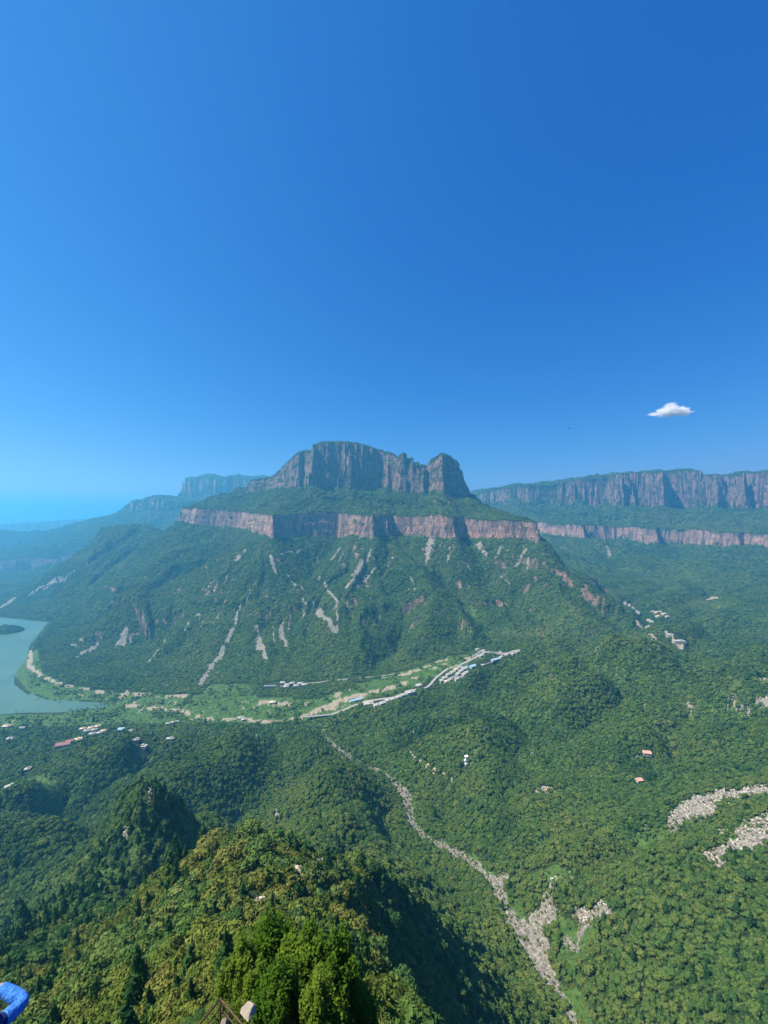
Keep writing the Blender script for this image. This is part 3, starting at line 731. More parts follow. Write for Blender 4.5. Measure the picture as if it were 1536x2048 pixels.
# ---------------------------------------------------------------- roads, bridge, houses
def plain(name, a, b_, scale=0.6, rough=0.85):
    m, t, b = nodes(name)
    geo = N(t, 'ShaderNodeNewGeometry')
    t.links.new(ramp(t, noise(t, geo.outputs['Position'], scale, 4), [(0.3, a), (0.7, b_)]), b.inputs['Base Color'])
    b.inputs['Roughness'].default_value = rough
    return m
CLEAR = np.zeros(Z.shape, np.float32)
def clear_round(x, y, r):
    rs = bbox_rows([(x, y)], r * 2)
    CLEAR[rs] = np.maximum(CLEAR[rs], smooth(1.5 * r, r, np.hypot(GX[rs] - x, GY[rs] - y)))
M['wall_w'] = plain('white_plaster', (0.32, 0.30, 0.275), (0.48, 0.455, 0.42))
M['wall_t'] = plain('tan_brick', (0.34, 0.25, 0.18), (0.48, 0.37, 0.28))
M['roof_w'] = plain('pale_concrete_roof', (0.26, 0.245, 0.225), (0.47, 0.45, 0.41))
M['roof_g'] = plain('grey_tile_roof', (0.16, 0.16, 0.17), (0.27, 0.27, 0.28))
M['roof_b'] = plain('blue_metal_roof', (0.22, 0.36, 0.50), (0.33, 0.47, 0.60))
M['roof_r'] = plain('red_tile_roof', (0.22, 0.10, 0.10), (0.32, 0.16, 0.155))
M['roof_p'] = plain('salmon_roof', (0.46, 0.25, 0.20), (0.60, 0.36, 0.30))
M['roof_t'] = plain('tan_roof', (0.46, 0.35, 0.24), (0.62, 0.50, 0.36))
M['road'] = plain('pale_road', (0.22, 0.205, 0.18), (0.34, 0.315, 0.275))
M['dark'] = plain('dark_opening', (0.02, 0.022, 0.025), (0.04, 0.042, 0.045))

def box_bm(bm, x0, x1, y0, y1, z0, z1):
    v = [bm.verts.new(p) for p in ((x0, y0, z0), (x1, y0, z0), (x1, y1, z0), (x0, y1, z0), (x0, y0, z1), (x1, y0, z1), (x1, y1, z1), (x0, y1, z1))]
    for f in ((0, 3, 2, 1), (4, 5, 6, 7), (0, 1, 5, 4), (1, 2, 6, 5), (2, 3, 7, 6), (3, 0, 4, 7)): bm.faces.new([v[i] for i in f])
def bm_obj(name, bm, mat, parent=None):
    bmesh.ops.recalc_face_normals(bm, faces=bm.faces)
    me = bpy.data.meshes.new(name); bm.to_mesh(me); bm.free(); me.materials.append(mat)
    return link(bpy.data.objects.new(name, me), parent)

def house(px, py, w, d, h, roof='w', rz=0.0, wall='w', gable=None, label=None, group=None, name='house'):
    if py > 1440 and px < 400: w *= 0.74; d *= 0.74; h *= 0.8
    p = hit(px, py)
    g = float(min(ground(p.x + a, p.y + b) for a in (-w / 3, w / 3) for b in (-d / 3, d / 3)))
    clear_round(p.x, p.y, 0.62 * max(w, d))
    # the near side is kept open so that the house shows over the trees
    clear_round(p.x * (1 - 9 / p.y), p.y - 9, 0.45 * max(w, d))
    o = empty(name, (p.x, p.y, g - 0.5), rz)
    bm = bmesh.new(); box_bm(bm, -w / 2, w / 2, -d / 2, d / 2, 0, h + 0.5); bm_obj('wall', bm, M['wall_' + wall], o)
    gable = (roof not in 'wt') if gable is None else gable
    bm = bmesh.new()
    z0 = h + 0.5; e = 0.5
    if gable:
        rh = 0.22 * d
        P = [(-w / 2 - e, -d / 2 - e, z0 - 0.1), (w / 2 + e, -d / 2 - e, z0 - 0.1), (w / 2 + e, d / 2 + e, z0 - 0.1), (-w / 2 - e, d / 2 + e, z0 - 0.1), (-w / 2 - e, 0, z0 + rh), (w / 2 + e, 0, z0 + rh)]
        v = [bm.verts.new(q) for q in P]
        for f in ((0, 1, 5, 4), (2, 3, 4, 5), (0, 4, 3), (1, 2, 5), (0, 3, 2, 1)): bm.faces.new([v[i] for i in f])
    else:
        box_bm(bm, -w / 2 - 0.3, w / 2 + 0.3, -d / 2 - 0.3, d / 2 + 0.3, z0, z0 + 0.35)
        box_bm(bm, -w / 2 + w * 0.55, -w / 2 + w * 0.80, -d / 4, d / 4, z0 + 0.35, z0 + 2.2)      # stair head on the flat roof
    bm_obj('roof', bm, M['roof_' + roof], o)
    # dark door and window openings on the front
    n = max(2, int(w / 4))
    for i in range(n):
        x = -w / 2 + w * (i + 0.5) / n
        bm = bmesh.new()
        zz = 0.6 if i == n // 2 else 1.4
        box_bm(bm, x - 0.6, x + 0.6, -d / 2 - 0.06, -d / 2 - 0.003, zz, 2.7)
        bm_obj('door' if i == n // 2 else 'window', bm, M['dark'], o)
    return tag(o, label, 'house' if name == 'house' else name.split('_')[-1], group)

def ribbon(name, pts, width, mat, lift=0.9, label=None):
    P = [hit(*p) for p in pts]
    # resample
    Q = []
    for a, b in zip(P[:-1], P[1:]):
        n = max(2, int((b - a).length / 6))
        Q += [a.lerp(b, i / n) for i in range(n)]
    Q.append(P[-1])
    for it in range(6):
        Q = [Q[0]] + [(Q[i - 1] + Q[i] * 2 + Q[i + 1]) / 4 for i in range(1, len(Q) - 1)] + [Q[-1]]
    V, F_ = [], []
    zs = np.array([float(max(ground(q.x + dx, q.y + dy) for dx in (-width / 2, 0, width / 2) for dy in (-width / 2, 0, width / 2))) for q in Q])
    zs = np.convolve(np.pad(zs, 3, 'edge'), np.ones(7) / 7, 'valid')
    for i, q in enumerate(Q):
        t_ = (Q[min(i + 1, len(Q) - 1)] - Q[max(i - 1, 0)]); t_.z = 0; t_.normalize()
        s_ = Vector((-t_.y, t_.x, 0)) * width / 2
        for k in (-1, 1): V.append((q.x + s_.x * k, q.y + s_.y * k, zs[i] + lift))
        for k in (-1, 1): V.append((q.x + s_.x * k * 1.4, q.y + s_.y * k * 1.4, zs[i] - 3))
        if i:
            a = 4 * (i - 1); b = 4 * i
            F_ += [(a, a + 1, b + 1, b), (a + 1, a + 3, b + 3, b + 1), (a + 2, a, b, b + 2)]
        clear_round(q.x, q.y, width * 0.8); clear_round(q.x * (1 - 5 / q.y), q.y - 5, width * 0.7)
    me = mesh_np(name, V, F_); me.materials.append(mat)
    return tag(link(bpy.data.objects.new(name, me)), label, kind='structure')
ribbon('valley_road', [(655, 1432), (690, 1420), (722, 1407), (790, 1396), (848, 1378), (868, 1360), (893, 1340), (938, 1323), (1000, 1310), (1040, 1301)], 6.5, M['road'])
ribbon('hillside_road', [(560, 1373), (615, 1367), (650, 1364), (668, 1358), (690, 1361), (740, 1355), (790, 1348)], 3.6, M['road'])

G = 'white houses of the village in the valley'
for i, (px, py, w, d, r) in enumerate([(884, 1362, 13, 9, 'w'), (890, 1357, 12, 9, 'w'), (897, 1351, 13, 8, 'w'), (905, 1345, 14, 9, 'w'), (912, 1340, 12, 9, 't'), (920, 1336, 13, 9, 'w'), (900, 1360, 12, 8, 'w'), (908, 1355, 13, 9, 'g'), (915, 1350, 12, 9, 'w'), (922, 1345, 13, 9, 'w'),
                                       (929, 1341, 12, 8, 'w'), (914, 1360, 11, 8, 'w'), (921, 1355, 12, 9, 'g'), (928, 1350, 12, 9, 'w'), (934, 1346, 14, 8, 'w'), (893, 1364, 11, 8, 't')]):
    lab = {'w': 'white flat-roofed house in the dense village beside the valley road', 'g': 'white house with grey pitched roof inside the dense valley village', 't': 'white house with tan flat roof in the dense valley village'}[r]
    house(px, py, w, d, random.uniform(4, 7.5), r, random.uniform(-0.2, 0.5) + 0.45, label=lab, group=G + (' with flat roofs' if r == 'w' else ' with grey roofs' if r == 'g' else ' with tan roofs'))
house(934, 1334, 40, 11, 5, 'b', 0.62, label='long blue-roofed shed at the upper edge of the village, nearer one', name='long_shed')
house(950, 1329, 36, 10, 5, 'b', 0.62, label='long blue-roofed shed farther up the road, just past the nearer blue shed', name='long_shed')
house(972, 1324, 34, 9, 5, 'w', 0.55, label='long white building beside the road between blue sheds and last houses', name='long_shed')
house(990, 1319, 26, 9, 5, 'b', 0.55, label='short blue-roofed shed farthest up the valley road', name='long_shed')
for i, (px, py) in enumerate([(1003, 1315), (1014, 1311), (1026, 1307), (1035, 1303)]):
    house(px, py, 12, 8, 4.5, 'w', 0.5, label='small white house in the roadside row at the far end of village', group='last houses along the valley road')
for i, (px, py) in enumerate([(955, 1300), (961, 1304), (967, 1302), (957, 1308), (970, 1306), (949, 1313), (963, 1312)]):
    house(px, py, 12, 8, 5, 'wg'[i % 2], 0.4, label=('white flat' if i % 2 == 0 else 'grey pitched') + ' roofed house in the little cluster under the wooded slope', group='cluster under the slope, ' + ('flat' if i % 2 == 0 else 'pitched') + ' roofs')
house(820, 1388, 22, 13, 7, 'w', 0.5, label='large white building beside the bend below the village')
house(838, 1374, 15, 11, 6, 'w', 0.5, label='white house just below the village where the road bends')
house(737, 1408, 21, 14, 5, 'w', 0.25, label='large pale-roofed building at the lower end of the roadside row')
for px, py in [(753, 1412), (765, 1408), (776, 1403), (787, 1399), (797, 1396), (806, 1392)]:
    house(px, py, 13, 9, 4.5, 'w', 0.45, label='white roadside house in the row between the bridge and the bend', group='row of houses above the bridge')
house(712, 1402, 32, 7, 4, 'b', 0.5, label='long narrow blue-grey shed near the bridge', name='long_shed')
for i, (px, py) in enumerate([(565, 1369), (574, 1373), (584, 1370), (592, 1375), (600, 1370), (608, 1373), (572, 1377)]):
    house(px, py, 13, 9, 6, 'w', 0.1, label='white house in the hamlet below the mesa slope, above the meadow', group='hamlet at the mountain foot')
house(540, 1374, 30, 6, 4, 'g', 0.05, label='long low grey building left of the hamlet below the mesa', name='long_shed')
house(545, 1407, 14, 10, 4, 't', 0.2, label='tan building site house on the bare patch in the meadow')
house(127, 1491, 30, 15, 6, 'r', 0.30, label='big red-roofed hall near the reservoir shore', name='hall')
house(140, 1484, 17, 8, 5, 'r', 0.30, label='smaller red-roofed wing behind the big red hall', name='hall')
house(155, 1481, 18, 11, 5, 't', 0.4, label='tan flat-roofed house right of the red-roofed hall')
for i, (px, py) in enumerate([(165, 1460), (173, 1464), (181, 1458), (188, 1462), (195, 1455), (199, 1468), (206, 1464), (184, 1470)]):
    house(px, py, 14, 9, 5, 'tw'[i % 2], 0.3, label=('tan' if i % 2 == 0 else 'white') + ' roofed house in the shoreside cluster above the red hall', group='shoreside cluster, ' + ('tan' if i % 2 == 0 else 'white') + ' roofs')
house(243, 1461, 16, 11, 6, 'b', 0.1, label='pale blue-roofed house alone among trees near the shore')
house(262, 1463, 9, 7, 4, 'w', 0.1, label='small white hut right of the blue-roofed shore house')
house(281, 1487, 28, 9, 5, 'w', -0.1, label='wide white building behind the wooded hillock')
house(272, 1480, 12, 8, 5, 'w', 0.2, label='white house touching the wide white building')
house(338, 1449, 18, 6, 4, 'w', 0.35, label='left one of two long white sheds by the meadow', name='long_shed')
house(349, 1446, 20, 6, 4, 'w', 0.35, label='right one of two long white sheds by the meadow', name='long_shed')
house(340, 1479, 16, 7, 4, 'w', 0.05, label='white shed among trees below the meadow sheds')
house(12, 1455, 20, 10, 5, 't', 0.0, label='tan house at the left edge beside the shore trees')
house(44, 1458, 18, 9, 5, 'g', 0.1, label='grey-roofed house near the left shore trees')
house(20, 1480, 18, 9, 5, 'w', 0.0, label='white house at the left edge below the shore houses')
house(55, 1541, 11, 8, 5, 'w', 0.4, label='white hut alone in the left-hand forest')
house(20, 1574, 16, 8, 4, 'w', 0.6, label='pale long hut in the forest at the left edge')
house(481, 1438, 12, 8, 4, 'w', 0.2, label='white hut by the river sands')
house(487, 1441, 9, 7, 3.5, 'w', 0.5, label='tiny white hut touching the river hut')
for i, (px, py) in enumerate([(1250, 1206), (1258, 1211), (1266, 1216), (1272, 1221), (1276, 1226), (1297, 1243), (1303, 1246)]):
    house(px, py, 20, 12, 7, 'w', 0.9, label='white house in the line descending the far side valley', group='far side valley houses')
for i, (px, py) in enumerate([(1306, 1224), (1314, 1226), (1321, 1225), (1328, 1229), (1334, 1235), (1316, 1233)]):
    house(px, py, 18, 12, 6, 'wt'[i % 2], 0.2, label=('white' if i % 2 == 0 else 'tan') + ' roofed house in the small far hamlet across the side valley', group='far hamlet, ' + ('white' if i % 2 == 0 else 'tan') + ' roofs')
house(1338, 1270, 20, 12, 6, 'w', -0.5, label='white building above the pale quarry yard in the side valley')
house(1358, 1284, 30, 13, 6, 'w', -0.1, label='large pale building beside the quarry yard in the side valley')
house(1293, 1506, 11, 8, 4, 'p', -0.2, label='salmon-roofed hut alone in the right-hand forest')
house(1278, 1561, 9, 6, 3, 'p', 0.2, label='small salmon-roofed ruin below the salmon-roofed hut')

# white monument-like structure among the trees
def white_tower():
    p = hit(933, 1529); g = float(ground(p.x, p.y)); clear_round(p.x, p.y, 5); clear_round(p.x * 0.98, p.y - 6, 4.5)
    o = empty('white_tower', (p.x, p.y, g - 0.4), 0.2)
    for nm, parts in (('base', [(-2.2, 2.2, -2.2, 2.2, 0, 3.2)]), ('tower_body', [(-1.7, 1.7, -1.7, 1.7, 3.2, 12.0)]), ('side_wing', [(-4.2, -1.7, -1.2, 1.2, 6.0, 8.2)]), ('roof', [(-2.6, 2.6, -2.2, 2.2, 12.0, 14.2)])):
        bm = bmesh.new()
        for b_ in parts: box_bm(bm, *b_)
        bmesh.ops.bevel(bm, geom=list(bm.edges), offset=0.25, segments=1, affect='EDGES')
        bm_obj(nm, bm, M['bright_white'], o)
    tag(o, 'bright white upright structure alone among the trees right of the stream', 'tower')
M['bright_white'] = plain('white_paint', (0.74, 0.74, 0.74), (0.82, 0.82, 0.82))
white_tower()

def bridge():
    a, b = hit(612, 1441), hit(657, 1432)
    z = max(ground(a.x, a.y), ground(b.x, b.y)) + 2.5
    L = math.hypot(b.x - a.x, b.y - a.y) + 8
    o = empty('road_bridge', ((a.x + b.x) / 2, (a.y + b.y) / 2, float(min(ground(a.x, a.y), ground(b.x, b.y))) - 1), math.atan2(b.y - a.y, b.x - a.x))
    h = float(z) - o.location.z
    bm = bmesh.new(); box_bm(bm, -L / 2, L / 2, -3.2, 3.2, h - 0.9, h); bm_obj('deck', bm, M['road'], o)
    for s_ in (-1, 1):
        bm = bmesh.new(); box_bm(bm, -L / 2, L / 2, s_ * 3.2 - 0.15, s_ * 3.2 + 0.15, h + 0.003, h + 1.0); bm_obj('parapet', bm, M['roof_w'], o)
    for k in range(4):
        x = -L / 2 + L * (k + 0.5) / 4
        bm = bmesh.new(); box_bm(bm, x - 0.6, x + 0.6, -2.6, 2.6, 0, h - 0.903); bm_obj('pier', bm, M['roof_w'], o)
    tag(o, 'grey concrete road bridge across the river sands', 'bridge')
    for t_ in np.linspace(0, 1, 8): q = a.lerp(b, t_); clear_round(q.x, q.y, 8); clear_round(q.x, q.y - 8, 7)
bridge()
# ---------------------------------------------------------------- leaves and crowns
def leaf_material(name, stops, patch=0.012, trans=0.16, spread=0.48):
    m = bpy.data.materials.new(name); m.use_nodes = True
    t = m.node_tree; t.nodes.clear()
    out = N(t, 'ShaderNodeOutputMaterial')
    geo = N(t, 'ShaderNodeNewGeometry'); oi = N(t, 'ShaderNodeObjectInfo')
    n1 = noise(t, geo.outputs['Position'], patch, 3, 0.55)
    n2 = noise(t, geo.outputs['Position'], patch * 0.22, 2, 0.5)
    f = math_(t, 'ADD', math_(t, 'MULTIPLY', n1, 0.75), math_(t, 'MULTIPLY', n2, 0.75))
    f = math_(t, 'ADD', f, math_(t, 'MULTIPLY', math_(t, 'SUBTRACT', oi.outputs['Random'], 0.5), spread))
    f = math_(t, 'SUBTRACT', f, 0.25, True)
    c = ramp(t, f, stops)
    ri_ = mixc(t, 0.35, c, ramp(t, geo.outputs['Random Per Island'], [(0, 0.55), (1, 1.45)]), 'MULTIPLY')
    d = N(t, 'ShaderNodeBsdfDiffuse'); tr = N(t, 'ShaderNodeBsdfTranslucent'); mx = N(t, 'ShaderNodeMixShader')
    t.links.new(ri_, d.inputs[0])
    tc = mixc(t, 0.5, ri_, (0.16, 0.24, 0.03))
    t.links.new(tc, tr.inputs[0])
    mx.inputs[0].default_value = trans
    t.links.new(d.outputs[0], mx.inputs[1]); t.links.new(tr.outputs[0], mx.inputs[2])
    t.links.new(mx.outputs[0], out.inputs[0])
    return m
BROAD = [(0.12, (0.022, 0.062, 0.020)), (0.36, (0.054, 0.108, 0.030)), (0.60, (0.092, 0.148, 0.035)), (0.82, (0.126, 0.158, 0.042)), (0.95, (0.158, 0.20, 0.048))]
M['broad'] = leaf_material('broadleaf_foliage', BROAD)
M['conifer'] = leaf_material('conifer_foliage', [(0.2, (0.018, 0.055, 0.018)), (0.6, (0.035, 0.085, 0.022)), (0.9, (0.065, 0.12, 0.028))])
M['olive'] = leaf_material('olive_foliage', [(0.2, (0.055, 0.095, 0.018)), (0.5, (0.105, 0.140, 0.026)), (0.75, (0.150, 0.155, 0.036)), (0.95, (0.18, 0.21, 0.045))], patch=0.05)
M['bright'] = leaf_material('bright_foliage', [(0.2, (0.030, 0.080, 0.008)), (0.5, (0.072, 0.128, 0.014)), (0.85, (0.125, 0.175, 0.022))], patch=0.6, trans=0.28)
def bark():
    m, t, b = nodes('bark')
    g = N(t, 'ShaderNodeTexCoord')
    c = ramp(t, noise(t, mapping(t, g.outputs['Object'], (8, 8, 1.5)), 1.0, 4), [(0.3, (0.05, 0.038, 0.028)), (0.7, (0.14, 0.11, 0.085))])
    t.links.new(c, b.inputs['Base Color'])
    return m
M['bark'] = bark()

def ico(sub):
    bm = bmesh.new(); bmesh.ops.create_icosphere(bm, subdivisions=sub, radius=1.0)
    v = np.array([p.co[:] for p in bm.verts]); f = np.array([[x.index for x in p.verts] for p in bm.faces]); bm.free()
    return v, f
ICO1, ICO2 = ico(1), ico(2)

def leaf_quads(cen, nor, size, rng, aspect=1.6, flip=0.55):
    n = len(cen)
    nn = nor + flip * rng.normal(size=(n, 3)); nn /= np.linalg.norm(nn, axis=1)[:, None] + 1e-9
    a = np.cross(nn, rng.normal(size=(n, 3))); a /= np.linalg.norm(a, axis=1)[:, None] + 1e-9
    b = np.cross(nn, a)
    s = size[:, None]
    v = np.stack([cen - a * s * 0.5 * aspect, cen - b * s * 0.5 + nn * s * 0.08, cen + a * s * 0.5 * aspect, cen + b * s * 0.5 + nn * s * 0.08], 1).reshape(-1, 3)
    q = np.arange(n * 4).reshape(n, 4)
    return v, q

def crown_mesh(name, seed, n_leaf, leaf, mat, kind='round', core=ICO1, lobes=7):
    """unit crown: about 1 wide; base at z=0.  round, cone or bush"""
    rng = np.random.default_rng(seed)
    V, Q, T = [], [], []
    nv = 0
    cens = []
    if kind == 'cone':
        H = 1.9
        for k in range(9):
            f = k / 8.0
            r = 0.40 * (1 - f ** 1.7) + 0.07
            cens.append((rng.normal() * 0.04, rng.normal() * 0.04, 0.25 + f * (H - 0.3), r * rng.uniform(0.85, 1.15), 0.24 + 0.1 * (1 - f)))
    else:
        H = 1.15 if kind == 'round' else 0.85
        for k in range(lobes):
            a = k * 2.399 + rng.uniform(-0.5, 0.5); rr = 0.30 * math.sqrt((k + 0.2) / lobes) * rng.uniform(0.75, 1.25)
            r = rng.uniform(0.20, 0.31)
            z = (0.55 if kind == 'round' else 0.34) * H + 0.42 * H * (0.5 - rr / 0.34 * 0.6) * rng.uniform(0.4, 1.1)
            cens.append((math.cos(a) * rr, math.sin(a) * rr, max(z, r * 0.8), r, r * rng.uniform(0.8, 1.05)))
    cens = np.array(cens)
    for c in cens:
        v, f = core
        d = 1 + 0.16 * np.sin(v[:, 0] * 5 + seed) * np.cos(v[:, 1] * 6 + c[2] * 9) + rng.normal(size=len(v)) * 0.10
        V.append(v * d[:, None] * np.array([c[3], c[3], c[4]]) * 0.86 + c[:3]); T.append(f + nv); nv += len(v)
    pick = rng.choice(len(cens), n_leaf, p=cens[:, 3] ** 2 / (cens[:, 3] ** 2).sum())
    dr = rng.normal(size=(n_leaf, 3)); dr[:, 2] = dr[:, 2] * 0.9 + 0.25; dr /= np.linalg.norm(dr, axis=1)[:, None]
    cc = cens[pick]
    p = cc[:, :3] + dr * np.stack([cc[:, 3], cc[:, 3], cc[:, 4]], 1) * rng.uniform(0.82, 1.12, n_leaf)[:, None]
    lv, lq = leaf_quads(p, dr, leaf * rng.uniform(0.6, 1.35, n_leaf), rng)
    V.append(lv); Q.append(lq + nv)
    me = mesh_np(name, np.concatenate(V), np.concatenate(Q), np.concatenate(T))
    me.materials.append(mat)
    return me

PROTO = bpy.data.collections.new('forest_parts')
def proto(me):
    o = bpy.data.objects.new('zz_%02d_%s' % (len(PROTO.objects), me.name), me)
    PROTO.objects.link(o)
    return len(PROTO.objects) - 1
MID = [proto(crown_mesh('crown', 10 + i, 170, 0.15, M['broad'])) for i in range(5)]
MIDC = [proto(crown_mesh('conifer_crown', 30 + i, 170, 0.16, M['conifer'], 'cone')) for i in range(2)]
FARC = [proto(crown_mesh('far_crown', 50 + i, 44, 0.25, M['broad'], lobes=6)) for i in range(7)]
MIDO = [proto(crown_mesh('olive_crown', 70 + i, 190, 0.14, M['olive'], 'bush')) for i in range(3)]
def rock_mesh(name, seed, mat):
    rng = np.random.default_rng(seed)
    v, f = ICO1
    # chip flat facets
    v = v.copy()
    for k in range(7):
        d = rng.normal(size=3); d /= np.linalg.norm(d); h = rng.uniform(0.55, 0.85)
        o_ = np.maximum(0, v @ d - h); v -= o_[:, None] * d
    v *= np.array([rng.uniform(0.8, 1.2), rng.uniform(0.6, 1.0), rng.uniform(0.5, 0.8)]) * 0.62
    me = mesh_np(name, v, None, f); me.materials.append(mat)
    return me
def stone_material(name, a, b_, c_):
    m, t, b = nodes(name)
    geo = N(t, 'ShaderNodeNewGeometry'); oi = N(t, 'ShaderNodeObjectInfo')
    f = math_(t, 'ADD', math_(t, 'MULTIPLY', noise(t, geo.outputs['Position'], 0.9, 4), 0.6), math_(t, 'MULTIPLY', oi.outputs['Random'], 0.5))
    t.links.new(ramp(t, f, [(0.3, a), (0.55, b_), (0.8, c_)]), b.inputs['Base Color'])
    bump(t, b, noise(t, geo.outputs['Position'], 3.0, 4), 0.5, 0.15)
    return m
M['stone'] = stone_material('scree_stone', (0.18, 0.155, 0.13), (0.33, 0.295, 0.255), (0.48, 0.44, 0.39))
M['pale'] = stone_material('river_stone', (0.22, 0.205, 0.175), (0.37, 0.35, 0.305), (0.52, 0.49, 0.43))
ROCKP = bpy.data.collections.new('rock_parts')
for i in range(4):
    ROCKP.objects.link(bpy.data.objects.new('zz_rock_%d' % i, rock_mesh('rock', 90 + i, M['stone'])))
for i in range(3):
    ROCKP.objects.link(bpy.data.objects.new('zz_rock_%d' % (4 + i), rock_mesh('river_rock', 97 + i, M['pale'])))

def scatter_object(name, P, S, R, K, coll, tilt=None):
    me = bpy.data.meshes.new(name)
    me.vertices.add(len(P)); me.vertices.foreach_set('co', np.asarray(P, np.float32).ravel())
    a = me.attributes.new('size', 'FLOAT_VECTOR', 'POINT'); a.data.foreach_set('vector', np.asarray(S, np.float32).ravel())
    a = me.attributes.new('turn', 'FLOAT_VECTOR', 'POINT'); a.data.foreach_set('vector', np.asarray(R, np.float32).ravel())
    a = me.attributes.new('sort', 'INT', 'POINT'); a.data.foreach_set('value', np.asarray(K, np.int32))
    o = bpy.data.objects.new(name, me); link(o)
    g = bpy.data.node_groups.new(name + '_scatter', 'GeometryNodeTree')
    g.interface.new_socket('Geometry', in_out='INPUT', socket_type='NodeSocketGeometry')
    g.interface.new_socket('Geometry', in_out='OUTPUT', socket_type='NodeSocketGeometry')
    gi, go = g.nodes.new('NodeGroupInput'), g.nodes.new('NodeGroupOutput')
    mp = g.nodes.new('GeometryNodeMeshToPoints'); ip = g.nodes.new('GeometryNodeInstanceOnPoints'); cl = g.nodes.new('GeometryNodeCollectionInfo')
    cl.inputs['Collection'].default_value = coll
    cl.inputs['Separate Children'].default_value = True; cl.inputs['Reset Children'].default_value = True
    ip.inputs['Pick Instance'].default_value = True
    def at(nm, ty):
        n = g.nodes.new('GeometryNodeInputNamedAttribute'); n.data_type = ty; n.inputs['Name'].default_value = nm
        return n.outputs['Attribute']
    L = g.links.new
    L(gi.outputs[0], mp.inputs[0]); L(mp.outputs[0], ip.inputs['Points']); L(cl.outputs[0], ip.inputs['Instance'])
    L(at('sort', 'INT'), ip.inputs['Instance Index']); L(at('size', 'FLOAT_VECTOR'), ip.inputs['Scale'])
    e = g.nodes.new('FunctionNodeEulerToRotation'); L(at('turn', 'FLOAT_VECTOR'), e.inputs[0]); L(e.outputs[0], ip.inputs['Rotation'])
    L(ip.outputs[0], go.inputs[0])
    o.modifiers.new('scatter', 'NODES').node_group = g
    return o

# ---------------------------------------------------------------- where things grow

def sample_cells(dens):
    """random points on the terrain grid, dens = expected number per m2 (plan)"""
    dx = np.diff(GX, axis=1)[:-1]; dy = np.diff(GY, axis=0)[:, :-1]
    ex = dens[:-1, :-1] * dx * dy
    n = RNG.poisson(np.minimum(ex, 60))
    r, c = np.nonzero(n); k = n[r, c]
    r = np.repeat(r, k); c = np.repeat(c, k)
    return r + RNG.random(len(r)), c + RNG.random(len(c))
def bil_at(A, r, c):
    r0_ = np.minimum(r.astype(int), NR - 2); c0 = np.minimum(c.astype(int), NC - 2); tr = r - r0_; tc = c - c0
    return (A[r0_, c0] * (1 - tc) + A[r0_, c0 + 1] * tc) * (1 - tr) + (A[r0_ + 1, c0] * (1 - tc) + A[r0_ + 1, c0 + 1] * tc) * tr

def crown_width(Y):
    return np.interp(Y, [3, 40, 90, 200, 320, 500, 900, 1400, 2200, 3200, 5000], [1.3, 2.1, 2.9, 3.4, 3.4, 3.5, 4.2, 5.2, 7.5, 12, 20])
def plant():
    W = crown_width(GY)
    hid = HIDDEN - 1.6 * W / GY * F
    seen = (hid < 6) & (PXC[None] > -70) & (PXC[None] < 1606) & (PYG - 2.5 * W / GY * F < 2060)
    bare = np.maximum.reduce([SCREE * 1.15, BOULDER * 1.4, GRAVEL * 1.5, SAND * 1.4, (GRASS - GLADE * 0.62) * 1.25, ROCKY * 1.1, CLEAR * 2, CLIFF * 1.1])
    glade = GLADE * 0.6
    p = np.clip(1 - bare, 0, 1) * (1 - glade) * (Z > 0.8)
    p = np.maximum(p, 0.09 * GRASS * (SAND < 0.3) * (GY > 600) * (Z > 1.5) * (fbm(GX / 40, GY / 40, 2, 702) > 0.05))
    dens = seen * p / (0.36 * W * W)
    dens = np.where(GY > 5200, 0, dens) * (GY > 9)
    return sample_cells(dens)
fr, fc = plant()
FX, FY, FZ = bil_at(GX, fr, fc), bil_at(GY, fr, fc), bil_at(Z, fr, fc)
FW = crown_width(FY) * np.clip(np.exp(RNG.normal(-0.05, 0.34, len(FX))), 0.42, 1.9) * np.where(RNG.random(len(FX)) < 0.05, 1.55, 1.0)
FPX = 768 + FX / FY * F
# which kind
sparse_c = RNG.random(len(FX))
ridge_d = np.minimum(line_dist([wy(-120, 1930, 180), wy(0, 1896, 200), wy(120, 1808, 232), wy(215, 1716, 285), (pk[0], pk[1], 0), wy(330, 1600, 325)], FX, FY)[0],
                     2.6 * line_dist([wy(300, 1768, 185), wy(430, 1712, 190), wy(560, 1730, 215), wy(648, 1728, 232)], FX, FY)[0])
con = sparse_c < np.where(ridge_d < 22, 0.5, np.where(FY < 330, 0.05, np.where(FY < 900, 0.012, 0)))
oli = (~con) & (FY < 215) & (fbm(FX / 26, FY / 26, 2, 720) + 0.3 * (RNG.random(len(FX)) - 0.5) > -0.3 + 0.7 * smooth(-15, 40, FX - 0.12 * FY))
FK = np.where(FY > 620, RNG.choice(FARC, len(FX)), RNG.choice(MID, len(FX)))
FK = np.where(oli, RNG.choice(MIDO, len(FX)), FK)
FK = np.where(con, RNG.choice(MIDC, len(FX)), FK)
HGT = np.where(con, RNG.uniform(0.95, 1.5, len(FX)), RNG.uniform(0.75, 1.15, len(FX)))
HGT = HGT * np.where(np.hypot(FX - pk[0], FY - pk[1]) < 45, 0.85, 1.0)
FWc = np.where(con, FW * 0.76, FW)
